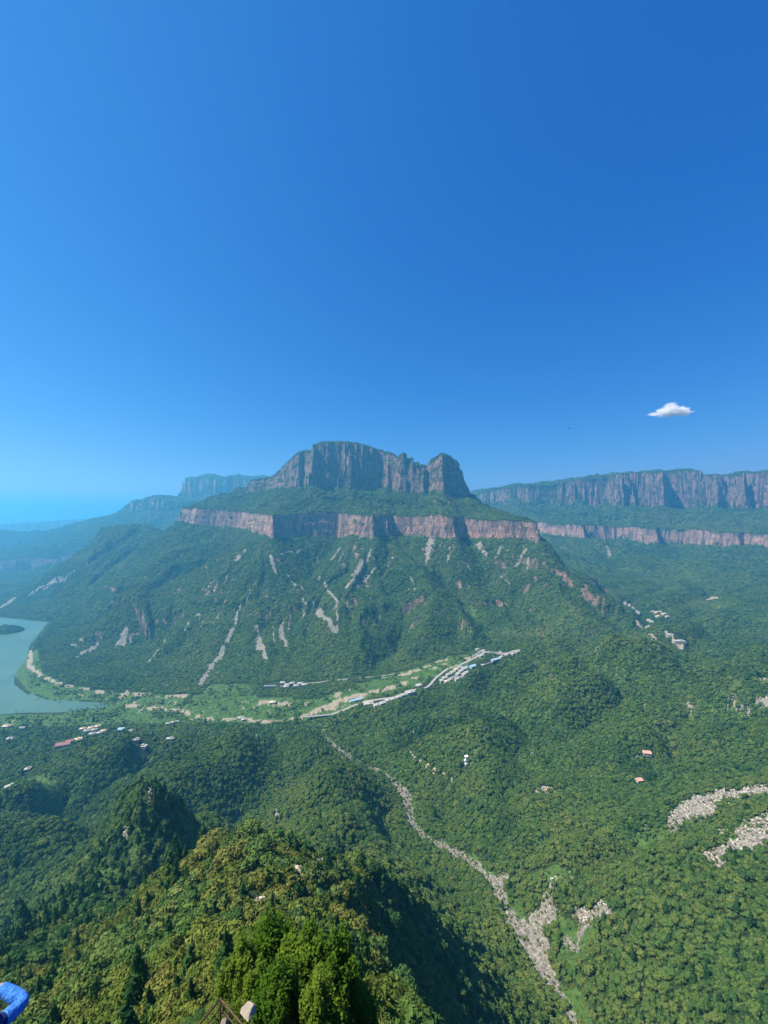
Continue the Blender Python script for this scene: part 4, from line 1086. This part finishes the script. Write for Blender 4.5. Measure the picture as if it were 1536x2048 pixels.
# things of their own: those that show largest
shown = bil_at(HIDDEN, fr, fc) - 0.9 * FWc / FY * F
tip = 1024 - (FZ + FWc - ZC) / FY * F
score = FWc / FY * np.where((shown < 0) & (FPX > -15) & (FPX < 1551) & (tip < 2040) & (FY > 42), 1, 0)
SINGLE = np.argsort(-score)[:300]
rest = np.ones(len(FX), bool); rest[SINGLE] = False; rest &= FY > 42
print('forest', len(FX), 'single min px', score[SINGLE].min() * F)
br, bc = sample_cells(((HIDDEN < 6) & (PXC[None] > -40) & (PXC[None] < 1576) & (GY > 45) & (GY < 1250)) * np.clip(0.05 * GLADE + 0.035 * MEAD * (SAND < 0.4) * (Z > 1) + 0.05 * (GRAVEL > 0.2) + 0.02 * (BOULDER > 0.3) + 0.10 * (GRASS > 0.5) * (MEAD < 0.5), 0, 0.12) * (CLEAR < 0.2))
bs_ = np.exp(RNG.normal(0.35, 0.4, len(br)))
print('bushes', len(br))
tag(scatter_object('scrub', np.stack([bil_at(GX, br, bc), bil_at(GY, br, bc), bil_at(Z, br, bc) - 0.1], -1), np.stack([bs_, bs_, bs_ * 0.8], -1), np.stack([0 * bs_, 0 * bs_, RNG.uniform(0, 6.28, len(br))], -1), RNG.choice(MIDO + MID[:2], len(br)), PROTO), kind='stuff')
def forest_part(name, m, label):
    k = len(FX[m])
    P = np.stack([FX[m], FY[m], FZ[m] - 0.10 * FW[m]], -1)
    S = np.stack([FWc[m] * RNG.uniform(0.85, 1.15, k), FWc[m] * RNG.uniform(0.85, 1.15, k), FWc[m] * HGT[m]], -1)
    # crowns lean into the canopy surface: the steeper and farther the wood, the more it reads as one skin
    lean = (np.interp(FY[m], [60, 150, 400], [0.3, 0.7, 0.97]) * ~con[m])
    gx, gy = bil_at(DX, fr[m], fc[m]) * lean, bil_at(DY, fr[m], fc[m]) * lean
    lim = np.minimum(1, 1.3 / (np.hypot(gx, gy) + 1e-6)); gx = gx * lim; gy = gy * lim
    nl = np.sqrt(gx * gx + gy * gy + 1)
    R = np.stack([np.arcsin(gy / nl), np.arctan2(-gx, 1), np.zeros(k)], -1) + RNG.normal(0, 0.07, (k, 3))
    S[:, 0] *= RNG.choice([-1, 1], k); S[:, 1] *= RNG.choice([-1, 1], k)
    S[:, 2] *= np.interp(FY[m], [120, 300, 600, 1500], [1, 0.85, 0.68, 0.52]) ** ~con[m]
    tag(scatter_object(name, P, S, R, FK[m], PROTO), label, kind='stuff')
forest_part('forest', rest & (FY < 1050), None)
forest_part('mountain_forest', rest & (FY >= 1050), None)

# boulders of the scree fields and the stream bed
def stones(name, A, per, sz, kinds, minA=0.45):
    seen = (HIDDEN < 5) & (PXC[None] > -40) & (PXC[None] < 1576) & (PYG < 2080)
    r, c = sample_cells(seen * (A > minA) * per)
    n = len(r)
    s = sz[0] + (sz[1] - sz[0]) * RNG.random(n) ** 2.2
    P = np.stack([bil_at(GX, r, c), bil_at(GY, r, c), bil_at(Z, r, c) + 0.05 * s], -1)
    R = RNG.uniform(-0.6, 0.6, (n, 3)); R[:, 2] = RNG.uniform(0, 6.28, n)
    print(name, n)
    tag(scatter_object(name, P, np.repeat(s[:, None], 3, 1), R, RNG.choice(kinds, n), ROCKP), kind='stuff')
stones('scree_boulders', np.where(BOULDER > 0.4, 1, ROCKY) * (GY < 900), 0.42, (0.5, 2.4), [0, 1, 2, 3])
stones('stream_stones', GRAVEL, 0.42, (0.3, 1.35), [3, 4, 5, 6])
# ---------------------------------------------------------------- single trees (those that show largest)
def trunk_mesh(name, seed, h=0.75):
    rng = np.random.default_rng(seed)
    bm = bmesh.new()
    rings = []
    for k in range(5):
        f = k / 4; r = 0.045 * (1 - 0.65 * f); ox, oy = rng.normal(0, 0.02, 2) * f
        rings.append([bm.verts.new((ox + r * math.cos(a), oy + r * math.sin(a), -0.25 + (h + 0.25) * f)) for a in np.linspace(0, 2 * math.pi, 7)[:-1]])
    for a, b in zip(rings[:-1], rings[1:]):
        for i in range(6): bm.faces.new((a[i], a[(i + 1) % 6], b[(i + 1) % 6], b[i]))
    for k in range(4):                                   # limbs
        a = k * 1.7 + rng.uniform(0, 1); z0 = h * rng.uniform(0.35, 0.7)
        d = Vector((math.cos(a), math.sin(a), 0.9)) * 0.3
        s_ = Vector((-math.sin(a), math.cos(a), 0)) * 0.014
        p0 = Vector((0, 0, z0)); p1 = p0 + d
        v = [bm.verts.new(p) for p in (p0 - s_, p0 + s_, p0 + Vector((0, 0, 0.03)), p1)]
        for f in ((0, 1, 3), (1, 2, 3), (2, 0, 3)): bm.faces.new([v[i] for i in f])
    me = bpy.data.meshes.new(name); bm.to_mesh(me); bm.free(); me.materials.append(M['bark'])
    return me
NEAR_B = [crown_mesh('crown_near', 110 + i, 620, 0.085, M['broad'], 'round', ICO1, 9) for i in range(4)]
NEAR_C = [crown_mesh('conifer_near', 120 + i, 620, 0.085, M['conifer'], 'cone', ICO1) for i in range(3)]
NEAR_O = [crown_mesh('olive_near', 130 + i, 560, 0.085, M['olive'], 'bush', ICO1, 9) for i in range(4)]
TRUNK = [trunk_mesh('trunk', 140 + i) for i in range(3)]
for j, i in enumerate(SINGLE):
    x, y, z, w = float(FX[i]), float(FY[i]), float(FZ[i]), float(FWc[i])
    px = FPX[i]
    if con[i]: me, nm = NEAR_C[j % 3], 'conifer_tree'
    elif oli[i]: me, nm = NEAR_O[j % 4], 'olive_green_tree'
    else: me, nm = NEAR_B[j % 4], 'broadleaf_tree'
    py_ = 1024 - (z + 0.5 * w - ZC) / y * F
    side = next(t for lim, t in ((60, 'at the left edge above the person'), (120, 'just right of the person'), (180, 'left of the railing, nearer the person'), (240, 'midway between person and railing'), (300, 'left of the railing'), (350, 'a little left of the railing'), (400, 'just left of the railing corner'), (450, 'straight above the railing corner'), (500, 'above the pale boulder'), (560, 'above the tallest bright shrub'), (620, 'behind the broad bright shrub'), (680, 'behind the rightmost bright shrubs'),
                                  (740, 'just right of the bright shrubs'), (800, 'right of the bright shrubs'), (870, 'farther right of the bright shrubs'), (950, 'well right of the bright shrubs'), (9999, 'above the dry stream')) if px < lim)
    alt = 'near the crest' if py_ < 1800 else 'high on the hillside' if py_ < 1860 else 'halfway down' if py_ < 1920 else 'low down' if py_ < 1975 else 'at the bottom edge'
    big = 'large' if w > 3.1 else 'small' if w < 2.4 else 'middling'
    zone = side + ', ' + alt
    hg = float(HGT[i])
    shape = big + (', squat' if hg < 0.87 else ', upright' if hg > (1.2 if con[i] else 1.03) else '')
    what, cat = {'conifer_tree': ('dark conifer', 'conifer'), 'olive_green_tree': ('olive tree', 'tree'), 'broadleaf_tree': ('green tree', 'tree')}[nm]
    o = empty(nm, (x, y, z - 0.05 * w), random.uniform(0, 6.28))
    tag(o, shape + ' ' + what + ' ' + zone, cat, shape + ' ' + what + ', ' + zone)
    c = bpy.data.objects.new('crown', me); link(c, o); c.scale = (w, w * random.uniform(0.85, 1.15), w * float(HGT[i])); c.location.z = 0.12 * w
    t_ = bpy.data.objects.new('trunk', TRUNK[j % 3]); link(t_, o); t_.scale = (w, w, w * float(HGT[i]) * 0.9)

# ---------------------------------------------------------------- shrubs right below the lookout
def shrub_mesh(name, seed, n, leaf, mat, tall=1.0, lobes=11, strands=False):
    """leafy shrub, about 1 wide: leaf sprays on arching twigs over a thin inner mass"""
    rng = np.random.default_rng(seed)
    cen = []
    for k in range(lobes):
        a = k * 2.399 + rng.uniform(-0.4, 0.4); r = 0.36 * math.sqrt((k + 0.3) / lobes) * rng.uniform(0.8, 1.25)
        cen.append((math.cos(a) * r, math.sin(a) * r, tall * (0.30 + 0.45 * (1 - r / 0.40) + rng.uniform(-0.08, 0.16)), rng.uniform(0.13, 0.21) if not strands else rng.uniform(0.075, 0.125)))
    cen = np.array(cen); vz = 2.0 if strands else 1.0
    V, T, nv = [], [], 0
    for c in cen:
        v, f = ICO1
        V.append(v * (1 + rng.normal(size=(len(v), 1)) * 0.2) * np.array([1, 1, 1.3 * tall * vz]) * c[3] * 0.62 + c[:3] - np.array([0, 0, 0.05])); T.append(f + nv); nv += len(v)
    pk_ = rng.choice(len(cen), n, p=cen[:, 3] ** 2 / (cen[:, 3] ** 2).sum())
    d = rng.normal(size=(n, 3)); d[:, 2] += 0.2; d /= np.linalg.norm(d, axis=1)[:, None]
    rad = cen[pk_, 3] * (0.55 + 0.65 * rng.random(n) ** 0.6)
    p = cen[pk_, :3] + d * rad[:, None] * np.array([1, 1, 1.25 * tall * vz])
    lv, lq = leaf_quads(p, d * 0.6 + np.array([0, 0, 0.5]), leaf * rng.uniform(0.6, 1.4, n), rng, 1.9, 0.45)
    V.append(lv)
    me = mesh_np(name, np.concatenate(V), lq + nv, np.concatenate(T)); me.materials.append(mat)
    return me
BRIGHT = [shrub_mesh('bright_foliage', 160 + i, 5200, 0.030, M['bright'], 1.35, 26, True) for i in range(3)]
OLIVE = [shrub_mesh('olive_foliage', 170 + i, 4200, 0.025, M['olive'], 0.8) for i in range(4)]
GREEN = [shrub_mesh('green_foliage', 180 + i, 4200, 0.025, M['broad'], 0.85) for i in range(2)]
def shrub(x, y, w, me, label, group, zoff=0.0):
    z = float(ground(x, y)) + zoff
    o = empty('shrub', (x, y, z - 0.06 * w), random.uniform(0, 6.28))
    c = bpy.data.objects.new('foliage', me); link(c, o); c.scale = (w, w, w * random.uniform(0.85, 1.2))
    t_ = bpy.data.objects.new('stem', TRUNK[0]); link(t_, o); t_.scale = (w * 0.7, w * 0.7, w * 0.6)
    return tag(o, label, 'shrub', group)
for px, py, Y, w, lab in [(543, 1915, 17.5, 3.1, 'tallest bright green leafy shrub right of the railing, rising to a rounded top'), (484, 1968, 16, 2.2, 'small bright green rounded shrub just behind the pale boulder'), (605, 1955, 16, 3.2, 'broad bright green shrub in the middle of the bright clump'),
                          (560, 2010, 13, 2.3, 'bright green shrub at the bottom edge of the bright clump'), (670, 1975, 15.5, 2.8, 'bright green shrub with trailing leaves at the right of the clump'), (640, 2040, 12.5, 1.9, 'bright green shrub cut by the bottom edge below the clump'),
                          (720, 2015, 16, 1.9, 'yellow-green shrub at the far right of the bright clump'), (520, 1990, 14.5, 1.7, 'bright green shrub between the boulder and the broad shrub')]:
    x, y, z = wy(px, py, Y)
    w *= 0.86
    shrub(x, y, w, random.choice(BRIGHT), lab, None, zoff=z - float(ground(x, y)) - 0.55 * w if z - float(ground(x, y)) > 0.55 * w else 0.0)
near = np.nonzero((FY <= 42) & (FPX > -40) & (FPX < 1576) & (shown < 0) & (tip < 2055))[0]
np.random.default_rng(5).shuffle(near)
print('near shrubs', len(near))
for i in near[:260]:
    px = FPX[i]
    if (425 < px < 800 and FY[i] < 15.5) or FY[i] < 11.5: continue
    if math.hypot(FX[i] + 4.2, FY[i] - 10) < 1.6 or math.hypot(FX[i] + 3.3, FY[i] - 3.2) < 1.6: continue
    zone = next(t for lim, t in ((90, 'beside the person'), (200, 'right of the person'), (300, 'well left of the railing'), (400, 'just left of the railing'), (440, 'above the left railing arm'), (465, 'above the railing post'), (490, 'above the right railing arm'), (520, 'behind the small bright shrub'), (550, 'behind the tallest bright shrub'), (580, 'among the left bright shrubs'), (680, 'among the middle bright shrubs'), (780, 'right of the bright shrubs'), (9999, 'on the drop at the bottom right')) if px < lim)
    zone += ', ' + ('nearest the lookout' if FY[i] < 14 else 'a little below the lookout' if FY[i] < 24 else 'farther down the slope' if FY[i] < 33 else 'well down the slope') + (', broad' if FW[i] > 1.75 else ', small' if FW[i] < 1.3 else '')
    zone = zone.replace(', broad', '').replace(', small', '')
    ol = random.random() < (0.75 if px < 700 else 0.35)
    kind_ = ('broad' if FW[i] > 1.75 else 'small' if FW[i] < 1.3 else 'middling') + (' olive' if ol else ' green') + ' leafy shrub'
    shrub(float(FX[i]), float(FY[i]), min(2.3, float(FW[i]) * 1.15), random.choice(OLIVE if ol else GREEN), kind_ + ' ' + zone, kind_ + ' ' + zone)

# ---------------------------------------------------------------- boulders near the lookout
M['boulder'] = stone_material('boulder_stone', (0.17, 0.14, 0.11), (0.29, 0.245, 0.20), (0.42, 0.37, 0.31))
def boulder_mesh(seed):
    rng = np.random.default_rng(seed)
    v, f = ico(3)
    v = v.copy()
    for k in range(18):
        d = rng.normal(size=3); d /= np.linalg.norm(d); h = rng.uniform(0.38, 0.72)
        v -= np.maximum(0, v @ d - h)[:, None] * d * 0.95
    v *= 1 + 0.035 * np.sin(v[:, :1] * 9 + seed) * np.cos(v[:, 1:2] * 11) + rng.normal(size=(len(v), 1)) * 0.012
    me = mesh_np('boulder', v, None, f); me.materials.append(M['boulder'])
    return me
BM = [boulder_mesh(200 + i) for i in range(4)]
def boulder(px, py, Y, sx, sy, sz, label, k=0, rz=0.0, rx=0.0):
    o = link(bpy.data.objects.new('boulder', BM[k]))
    o.location = wy(px, py, Y) if Y < 15 else hit(px, py) + Vector((0, 0, -0.15 * sz)); o.scale = (sx, sy, sz); o.rotation_euler = (rx, 0.2, rz)
    return tag(o, label, 'boulder')
boulder(498, 2020, 11.0, 0.34, 0.32, 0.26, 'pale pointed boulder right of the railing corner', 0, 0.4)
boulder(447, 2056, 9.7, 0.20, 0.24, 0.34, 'pale pinkish boulder seen between the railing bars', 1, 0.2)
boulder(408, 1948, 26.0, 0.30, 0.4, 0.9, 'tall tan rock standing among shrubs above the railing', 2, 0.3)
boulder(403, 1968, 25.0, 0.3, 0.35, 0.35, 'small cream stone below the tall tan rock', 3, 0.9)
boulder(133, 1966, 40.0, 0.4, 0.5, 0.4, 'cream rock among shrubs at the lower left', 0, 1.2)
boulder(150, 2052, 20.0, 0.6, 0.6, 0.3, 'flat tan boulder cut by the bottom edge at the left', 1, 0.6)
for k, (px, py, Y, s_, lab) in enumerate([(625, 1722, 232, 4.2, 'largest pale crag on the wooded knob right of the near crest'), (645, 1726, 234, 3.0, 'pale crag at the right end of the knob crags'), (596, 1745, 226, 3.2, 'pale crag low at the left end of the knob crags'), (608, 1735, 228, 2.2, 'small pale crag between the knob crags'),
                                          (764, 1724, 236, 2.6, 'upright pale crag alone right of the wooded knob'), (778, 1750, 230, 3.0, 'brownish crag below the upright pale crag'), (536, 1780, 150, 1.5, 'white stone on the near crest slope'), (512, 1806, 140, 2.0, 'cream rock outcrop in the olive scrub below the white stone'),
                                          (308, 1588, 321, 1.8, 'small white stone on top of the pointed wooded peak'), (246, 1675, 284, 2.6, 'pale outcrop on the lit side of the pointed peak'), (675, 1618, 400, 3.0, 'lone white stone on the wooded ridge before the stream')]):
    boulder(px, py, Y, s_, s_ * 0.9, s_ * 0.8, lab, k % 4, k * 1.3)

# ---------------------------------------------------------------- railing corner
def railing():
    m, t, b = nodes('brown_steel')
    b.inputs['Metallic'].default_value = 0.3; b.inputs['Roughness'].default_value = 0.5
    g = N(t, 'ShaderNodeNewGeometry')
    t.links.new(ramp(t, noise(t, g.outputs['Position'], 9, 4), [(0.35, (0.07, 0.045, 0.032)), (0.7, (0.14, 0.09, 0.06))]), b.inputs['Base Color'])
    A = Vector((-4.25, 10.0, 457.35))
    o = empty('railing', (A.x, A.y, A.z - 1.15))
    dl, dr = Vector((-0.516, -0.857, 0)), Vector((0.834, -0.552, 0))
    def bar(name, a, b_, r, seg=8):
        bm = bmesh.new()
        a = a - o.location; b_ = b_ - o.location; d = (b_ - a)
        bmesh.ops.create_cone(bm, cap_ends=True, segments=seg, radius1=r, radius2=r, depth=d.length)
        bmesh.ops.transform(bm, verts=bm.verts, matrix=Matrix.Translation((a + b_) / 2) @ d.to_track_quat('Z', 'Y').to_matrix().to_4x4())
        x = bm_obj(name, bm, m, o)
        for p in x.data.polygons: p.use_smooth = len(p.vertices) == 4
    up = Vector((0, 0, 1))
    bar('post', A - up * 1.35, A + up * 0.02, 0.024)
    for d in (dl, dr):
        bar('top_rail', A + d * 0.02, A + d * 3.2, 0.021)
        bar('middle_rail', A - up * 0.235 + d * 0.02, A - up * 0.235 + d * 3.2, 0.014)
        bar('lower_rail', A - up * 0.62 + d * 0.02, A - up * 0.62 + d * 3.2, 0.014)
        for k in (1.6, 3.2): bar('post', A + d * k - up * 1.35, A + d * k, 0.022)
    tag(o, 'brown steel railing corner at the bottom edge', 'railing')
    bm = bmesh.new()
    P = [A + dl * 3.4 - dr * 0.15 + dl * 0, A - (dl + dr) * 0.25, A + dr * 3.4 - dl * 0.15, A + (dl + dr) * 3.3]
    lo = [bm.verts.new((p.x, p.y, A.z - 1.9)) for p in P]; hi = [bm.verts.new((p.x, p.y, A.z - 1.15)) for p in P]
    bm.faces.new(hi); bm.faces.new(lo[::-1])
    for i in range(4): bm.faces.new((lo[i], lo[(i + 1) % 4], hi[(i + 1) % 4], hi[i]))
    tag(bm_obj('lookout_terrace', bm, M['boulder']), kind='structure')
railing()

# ---------------------------------------------------------------- person with a camera phone
def person():
    foot = 464.37
    o = empty('person', (-3.42, 3.12, foot))
    def mat(name, a, b_, sc):
        m, t, b = nodes(name)
        g = N(t, 'ShaderNodeTexCoord')
        t.links.new(ramp(t, noise(t, g.outputs['Object'], sc, 5, 0.7), [(0.35, a), (0.65, b_)]), b.inputs['Base Color'])
        bump(t, b, noise(t, mapping(t, g.outputs['Object'], (1, 1, 0.5)), 26, 4, 0.6), 1.0, 0.03)
        return m
    blue = mat('blue_sleeve', (0.008, 0.06, 0.33), (0.08, 0.30, 0.80), 130)
    skin = mat('skin', (0.36, 0.20, 0.14), (0.46, 0.28, 0.20), 20)
    navy = mat('navy_cloth', (0.012, 0.02, 0.10), (0.02, 0.035, 0.16), 30)
    hair = mat('dark_hair', (0.012, 0.010, 0.009), (0.03, 0.025, 0.02), 40)
    def skinned(name, pts, edges, radii, mtl, root=0, sub=2, parent=o):
        me = bpy.data.meshes.new(name); me.from_pydata([tuple(Vector(p) - o.location) for p in pts], edges, [])
        ob = bpy.data.objects.new(name, me); link(ob, parent)
        sk = ob.modifiers.new('skin', 'SKIN'); sk.use_smooth_shade = True
        for i, r in enumerate(radii):
            v = me.skin_vertices[0].data[i]; v.radius = (r, r) if not isinstance(r, tuple) else r
            v.use_root = (i == root)
        ob.modifiers.new('sub', 'SUBSURF').levels = sub; ob.modifiers['sub'].render_levels = sub
        me.materials.append(mtl)
        return ob
    X, Y, z = -3.42, 3.12, foot
    sh_r = Vector((-3.23, 3.10, z + 1.40)); el_r = Vector(wy(50, 2003, 3.38)); wr_r = Vector(wy(-6, 1972, 3.43))
    sh_l = Vector((X - 0.19, Y, z + 1.40)); el_l = Vector((X - 0.34, Y + 0.26, z + 1.30)); wr_l = Vector((X - 0.14, Y + 0.36, z + 1.46))
    # body: one continuous figure
    pts = [(X, Y, z + 0.95), (X, Y - 0.01, z + 1.18), (X, Y, z + 1.38), (X, Y + 0.01, z + 1.50), (X, Y + 0.03, z + 1.60), (X, Y + 0.05, z + 1.70),
           sh_r, el_r, wr_r, sh_l, el_l, wr_l, (X + 0.10, Y, z + 0.88), (X + 0.11, Y + 0.02, z + 0.48), (X + 0.12, Y - 0.02, z + 0.08), (X - 0.10, Y, z + 0.88), (X - 0.12, Y + 0.02, z + 0.48), (X - 0.13, Y - 0.02, z + 0.08),
           (X + 0.13, Y + 0.14, z + 0.035), (X - 0.14, Y + 0.14, z + 0.035)]
    ed = [(0, 1), (1, 2), (2, 3), (3, 4), (4, 5), (2, 6), (6, 7), (7, 8), (2, 9), (9, 10), (10, 11), (0, 12), (12, 13), (13, 14), (0, 15), (15, 16), (16, 17), (14, 18), (17, 19)]
    ra = [(0.16, 0.11), (0.15, 0.10), (0.15, 0.10), 0.055, 0.085, 0.085, 0.062, 0.045, 0.030, 0.062, 0.045, 0.030, 0.09, 0.06, 0.042, 0.09, 0.06, 0.042, 0.038, 0.038]
    skinned('body', pts, ed, ra, skin)
    # clothes follow the body
    skinned('jacket', [pts[0], pts[1], pts[2], (X, Y + 0.005, z + 1.45), sh_r, sh_l, tuple(sh_r.lerp(el_r, 0.55)), tuple(sh_l.lerp(el_l, 0.55))], [(0, 1), (1, 2), (2, 3), (2, 4), (2, 5), (4, 6), (5, 7)], [(0.185, 0.13), (0.175, 0.125), (0.175, 0.125), 0.075, 0.078, 0.078, 0.066, 0.066], navy)
    for s_, e_, w_ in ((sh_r, el_r, wr_r), (sh_l, el_l, wr_l)):
        skinned('sleeve', [tuple(s_.lerp(e_, 0.35)), tuple(s_.lerp(e_, 0.8)), tuple(e_), tuple(e_.lerp(w_, 0.35)), tuple(e_.lerp(w_, 0.7)), tuple(e_.lerp(w_, 0.93))], [(i, i + 1) for i in range(5)], [0.064, 0.060, 0.060, 0.056, 0.049, 0.045], blue)
    skinned('trousers', [pts[0], pts[12], pts[13], (X + 0.12, Y - 0.02, z + 0.14), pts[15], pts[16], (X - 0.13, Y - 0.02, z + 0.14)], [(0, 1), (1, 2), (2, 3), (0, 4), (4, 5), (5, 6)], [(0.17, 0.12), 0.10, 0.072, 0.058, 0.10, 0.072, 0.058], hair)
    skinned('hair', [(X, Y - 0.02, z + 1.62), (X, Y + 0.0, z + 1.70), (X, Y + 0.03, z + 1.765)], [(0, 1), (1, 2)], [0.075, 0.092, 0.06], hair)
    # hands: palm and five fingers closed around the phone
    for w_, sgn in ((wr_r, 1), (wr_l, -1)):
        tgt = Vector((X - 0.26 + sgn * 0.05, Y + 0.36, z + 1.56))
        d = (tgt - w_).normalized(); side = d.cross(Vector((0, 1, 0))).normalized(); fwd = Vector((0, 1, 0))
        P = [w_, w_ + d * 0.05, w_ + d * 0.085]; E = [(0, 1), (1, 2)]; Rr = [0.026, 0.036, 0.034]
        for f in range(4):
            b0 = w_ + d * 0.09 + side * (f - 1.5) * 0.02; n0 = len(P); ln = (0.9, 1.0, 0.95, 0.75)[f]
            P += [b0, b0 + (d * 0.6 + fwd * 0.5) * 0.04 * ln, b0 + (d * 0.5 + fwd * 0.9 - Vector((sgn * 0.5, 0, 0))) * 0.055 * ln]
            E += [(2, n0), (n0, n0 + 1), (n0 + 1, n0 + 2)]; Rr += [0.0105, 0.0095, 0.008]
        n0 = len(P); P += [w_ + d * 0.04 + Vector((-sgn * 0.03, -0.02, 0.01)), w_ + d * 0.075 + Vector((-sgn * 0.05, -0.015, 0.02))]
        E += [(1, n0), (n0, n0 + 1)]; Rr += [0.013, 0.010]
        skinned('hand', [tuple(p) for p in P], E, Rr, skin)
    tag(o, 'person in a blue sleeve with elbow out, raising a phone at the bottom left', 'person')
    # phone held before the face
    bm = bmesh.new(); box_bm(bm, -0.075, 0.075, -0.004, 0.004, -0.036, 0.036); bmesh.ops.bevel(bm, geom=list(bm.edges), offset=0.003, segments=2, affect='EDGES')
    ph = bm_obj('phone', bm, M['dark']); ph.location = (X - 0.27, Y + 0.40, z + 1.60)
    tag(ph, 'dark phone held up by the person at the left edge', 'phone')
    bm = bmesh.new(); box_bm(bm, X - 0.9, X + 0.75, Y - 0.9, Y + 0.55, foot - 1.6, foot - 0.004)
    bmesh.ops.bevel(bm, geom=list(bm.edges), offset=0.06, segments=2, affect='EDGES')
    tag(bm_obj('stone_landing', bm, M['boulder']), kind='structure')
person()

# ---------------------------------------------------------------- birds
def bird(px, py, Y, span, roll, label):
    m = M['dark']
    o = empty('bird', wy(px, py, Y), random.uniform(0, 6)); o.rotation_euler.x = roll
    bm = bmesh.new(); bmesh.ops.create_uvsphere(bm, u_segments=10, v_segments=6, radius=1); bmesh.ops.scale(bm, verts=bm.verts, vec=(span * 0.07, span * 0.25, span * 0.06))
    bm_obj('body', bm, m, o)
    for s_ in (-1, 1):
        bm = bmesh.new()
        top = [(s_ * 0.03, 0.12, 0.02), (s_ * 0.28, 0.14, 0.10), (s_ * 0.5, -0.02, 0.06), (s_ * 0.28, -0.04, 0.09), (s_ * 0.03, -0.12, 0.01)]
        a = [bm.verts.new(Vector(p) * span) for p in top]; b = [bm.verts.new((Vector(p) - Vector((0, 0, 0.014))) * span) for p in top]
        bm.faces.new(a); bm.faces.new(b[::-1])
        for i in range(5): bm.faces.new((a[i], b[i], b[(i + 1) % 5], a[(i + 1) % 5]))
        bm_obj('wing', bm, m, o)
    tag(o, label, 'bird')
bird(1139, 857, 150, 1.5, 0.5, 'small dark bird flying low above the ridge notch, right of centre')
bird(1050, 562, 220, 0.9, 0.2, 'tiny dark bird in the blue sky right of centre')
bird(608, 295, 240, 0.9, 0.3, 'tiny dark bird high in the sky left of centre')
# ---------------------------------------------------------------- clouds (above the haze)
def cloud(name, px, py, Y, wpx, hpx, lobes, dens, label):
    c = Vector(wy(px, py, Y)); W = wpx / F * Y; H = hpx / F * Y
    me = mesh_np(name, [(x * 0.62 * W, y * 0.45 * W, z * 0.75 * H) for x, y, z in [(-1, -1, -1), (1, -1, -1), (1, 1, -1), (-1, 1, -1), (-1, -1, 1), (1, -1, 1), (1, 1, 1), (-1, 1, 1)]],
                 [(0, 3, 2, 1), (4, 5, 6, 7), (0, 1, 5, 4), (1, 2, 6, 5), (2, 3, 7, 6), (3, 0, 4, 7)])
    m = bpy.data.materials.new(name + '_vapour'); m.use_nodes = True
    t = m.node_tree; t.nodes.clear()
    out = N(t, 'ShaderNodeOutputMaterial'); tc = N(t, 'ShaderNodeTexCoord')
    pos = tc.outputs['Object']
    nz = noise(t, mapping(t, pos, (1, 1, 1.6)), 8.0 / W, 6, 0.62)
    best = None
    for lx, lz, rx, rz_ in lobes:                       # puffs: soft ellipsoids
        v = N(t, 'ShaderNodeVectorMath', operation='SUBTRACT'); t.links.new(pos, v.inputs[0]); v.inputs[1].default_value = (lx * W, 0, lz * H)
        q = N(t, 'ShaderNodeVectorMath', operation='MULTIPLY'); t.links.new(v.outputs[0], q.inputs[0]); q.inputs[1].default_value = (1 / (rx * W), 1 / (rx * W), 1 / (rz_ * H))
        l = N(t, 'ShaderNodeVectorMath', operation='LENGTH'); t.links.new(q.outputs[0], l.inputs[0])
        f = math_(t, 'SUBTRACT', 1.0, l.outputs['Value'])
        best = f if best is None else math_(t, 'MAXIMUM', best, f)
    d = math_(t, 'ADD', best, math_(t, 'MULTIPLY', math_(t, 'SUBTRACT', nz, 0.5), 2.2))
    d = math_(t, 'MULTIPLY', math_(t, 'MULTIPLY', d, 0.75, True), dens)
    p = N(t, 'ShaderNodeVolumePrincipled'); p.inputs['Color'].default_value = (1, 1, 1, 1); p.inputs['Anisotropy'].default_value = 0.2
    t.links.new(d, p.inputs['Density']); t.links.new(p.outputs[0], out.inputs['Volume'])
    me.materials.append(m)
    o = link(bpy.data.objects.new(name, me)); o.location = c
    return tag(o, label, 'cloud')
cloud('cloud', 1340, 822, 6000, 84, 22, [(0.02, 0.12, 0.17, 0.62), (0.22, -0.05, 0.20, 0.42), (-0.13, -0.08, 0.17, 0.42), (0.36, -0.18, 0.16, 0.22), (-0.38, -0.30, 0.15, 0.12), (0.08, -0.22, 0.22, 0.24)], 0.09, 'small white puffy cloud alone in the blue sky at the right')
# ---------------------------------------------------------------- haze: even pale air around everything
def haze():
    lo = float(Z.min()) - 3; hi = float(Z.max()) + 14
    x, y0, y1 = 62000, -700, 44000
    v = [(-x, y0, lo), (x, y0, lo), (x, y1, lo), (-x, y1, lo), (-x, y0, hi), (x, y0, hi), (x, y1, hi), (-x, y1, hi)]
    q = [(0, 3, 2, 1), (4, 5, 6, 7), (0, 1, 5, 4), (1, 2, 6, 5), (2, 3, 7, 6), (3, 0, 4, 7)]
    me = mesh_np('haze', v, q)
    m = bpy.data.materials.new('haze_air'); m.use_nodes = True
    t = m.node_tree; t.nodes.clear()
    o = N(t, 'ShaderNodeOutputMaterial')
    p = N(t, 'ShaderNodeVolumePrincipled')
    p.inputs['Color'].default_value = HAZE_COL
    p.inputs['Density'].default_value = HAZE_D
    p.inputs['Anisotropy'].default_value = 0.4
    t.links.new(p.outputs[0], o.inputs['Volume'])
    me.materials.append(m)
    tag(link(bpy.data.objects.new('haze', me)), 'pale blue haze filling the valley air', kind='stuff')
HAZE_COL = (0.15, 0.61, 1.0, 1); HAZE_D = 0.00018
haze()
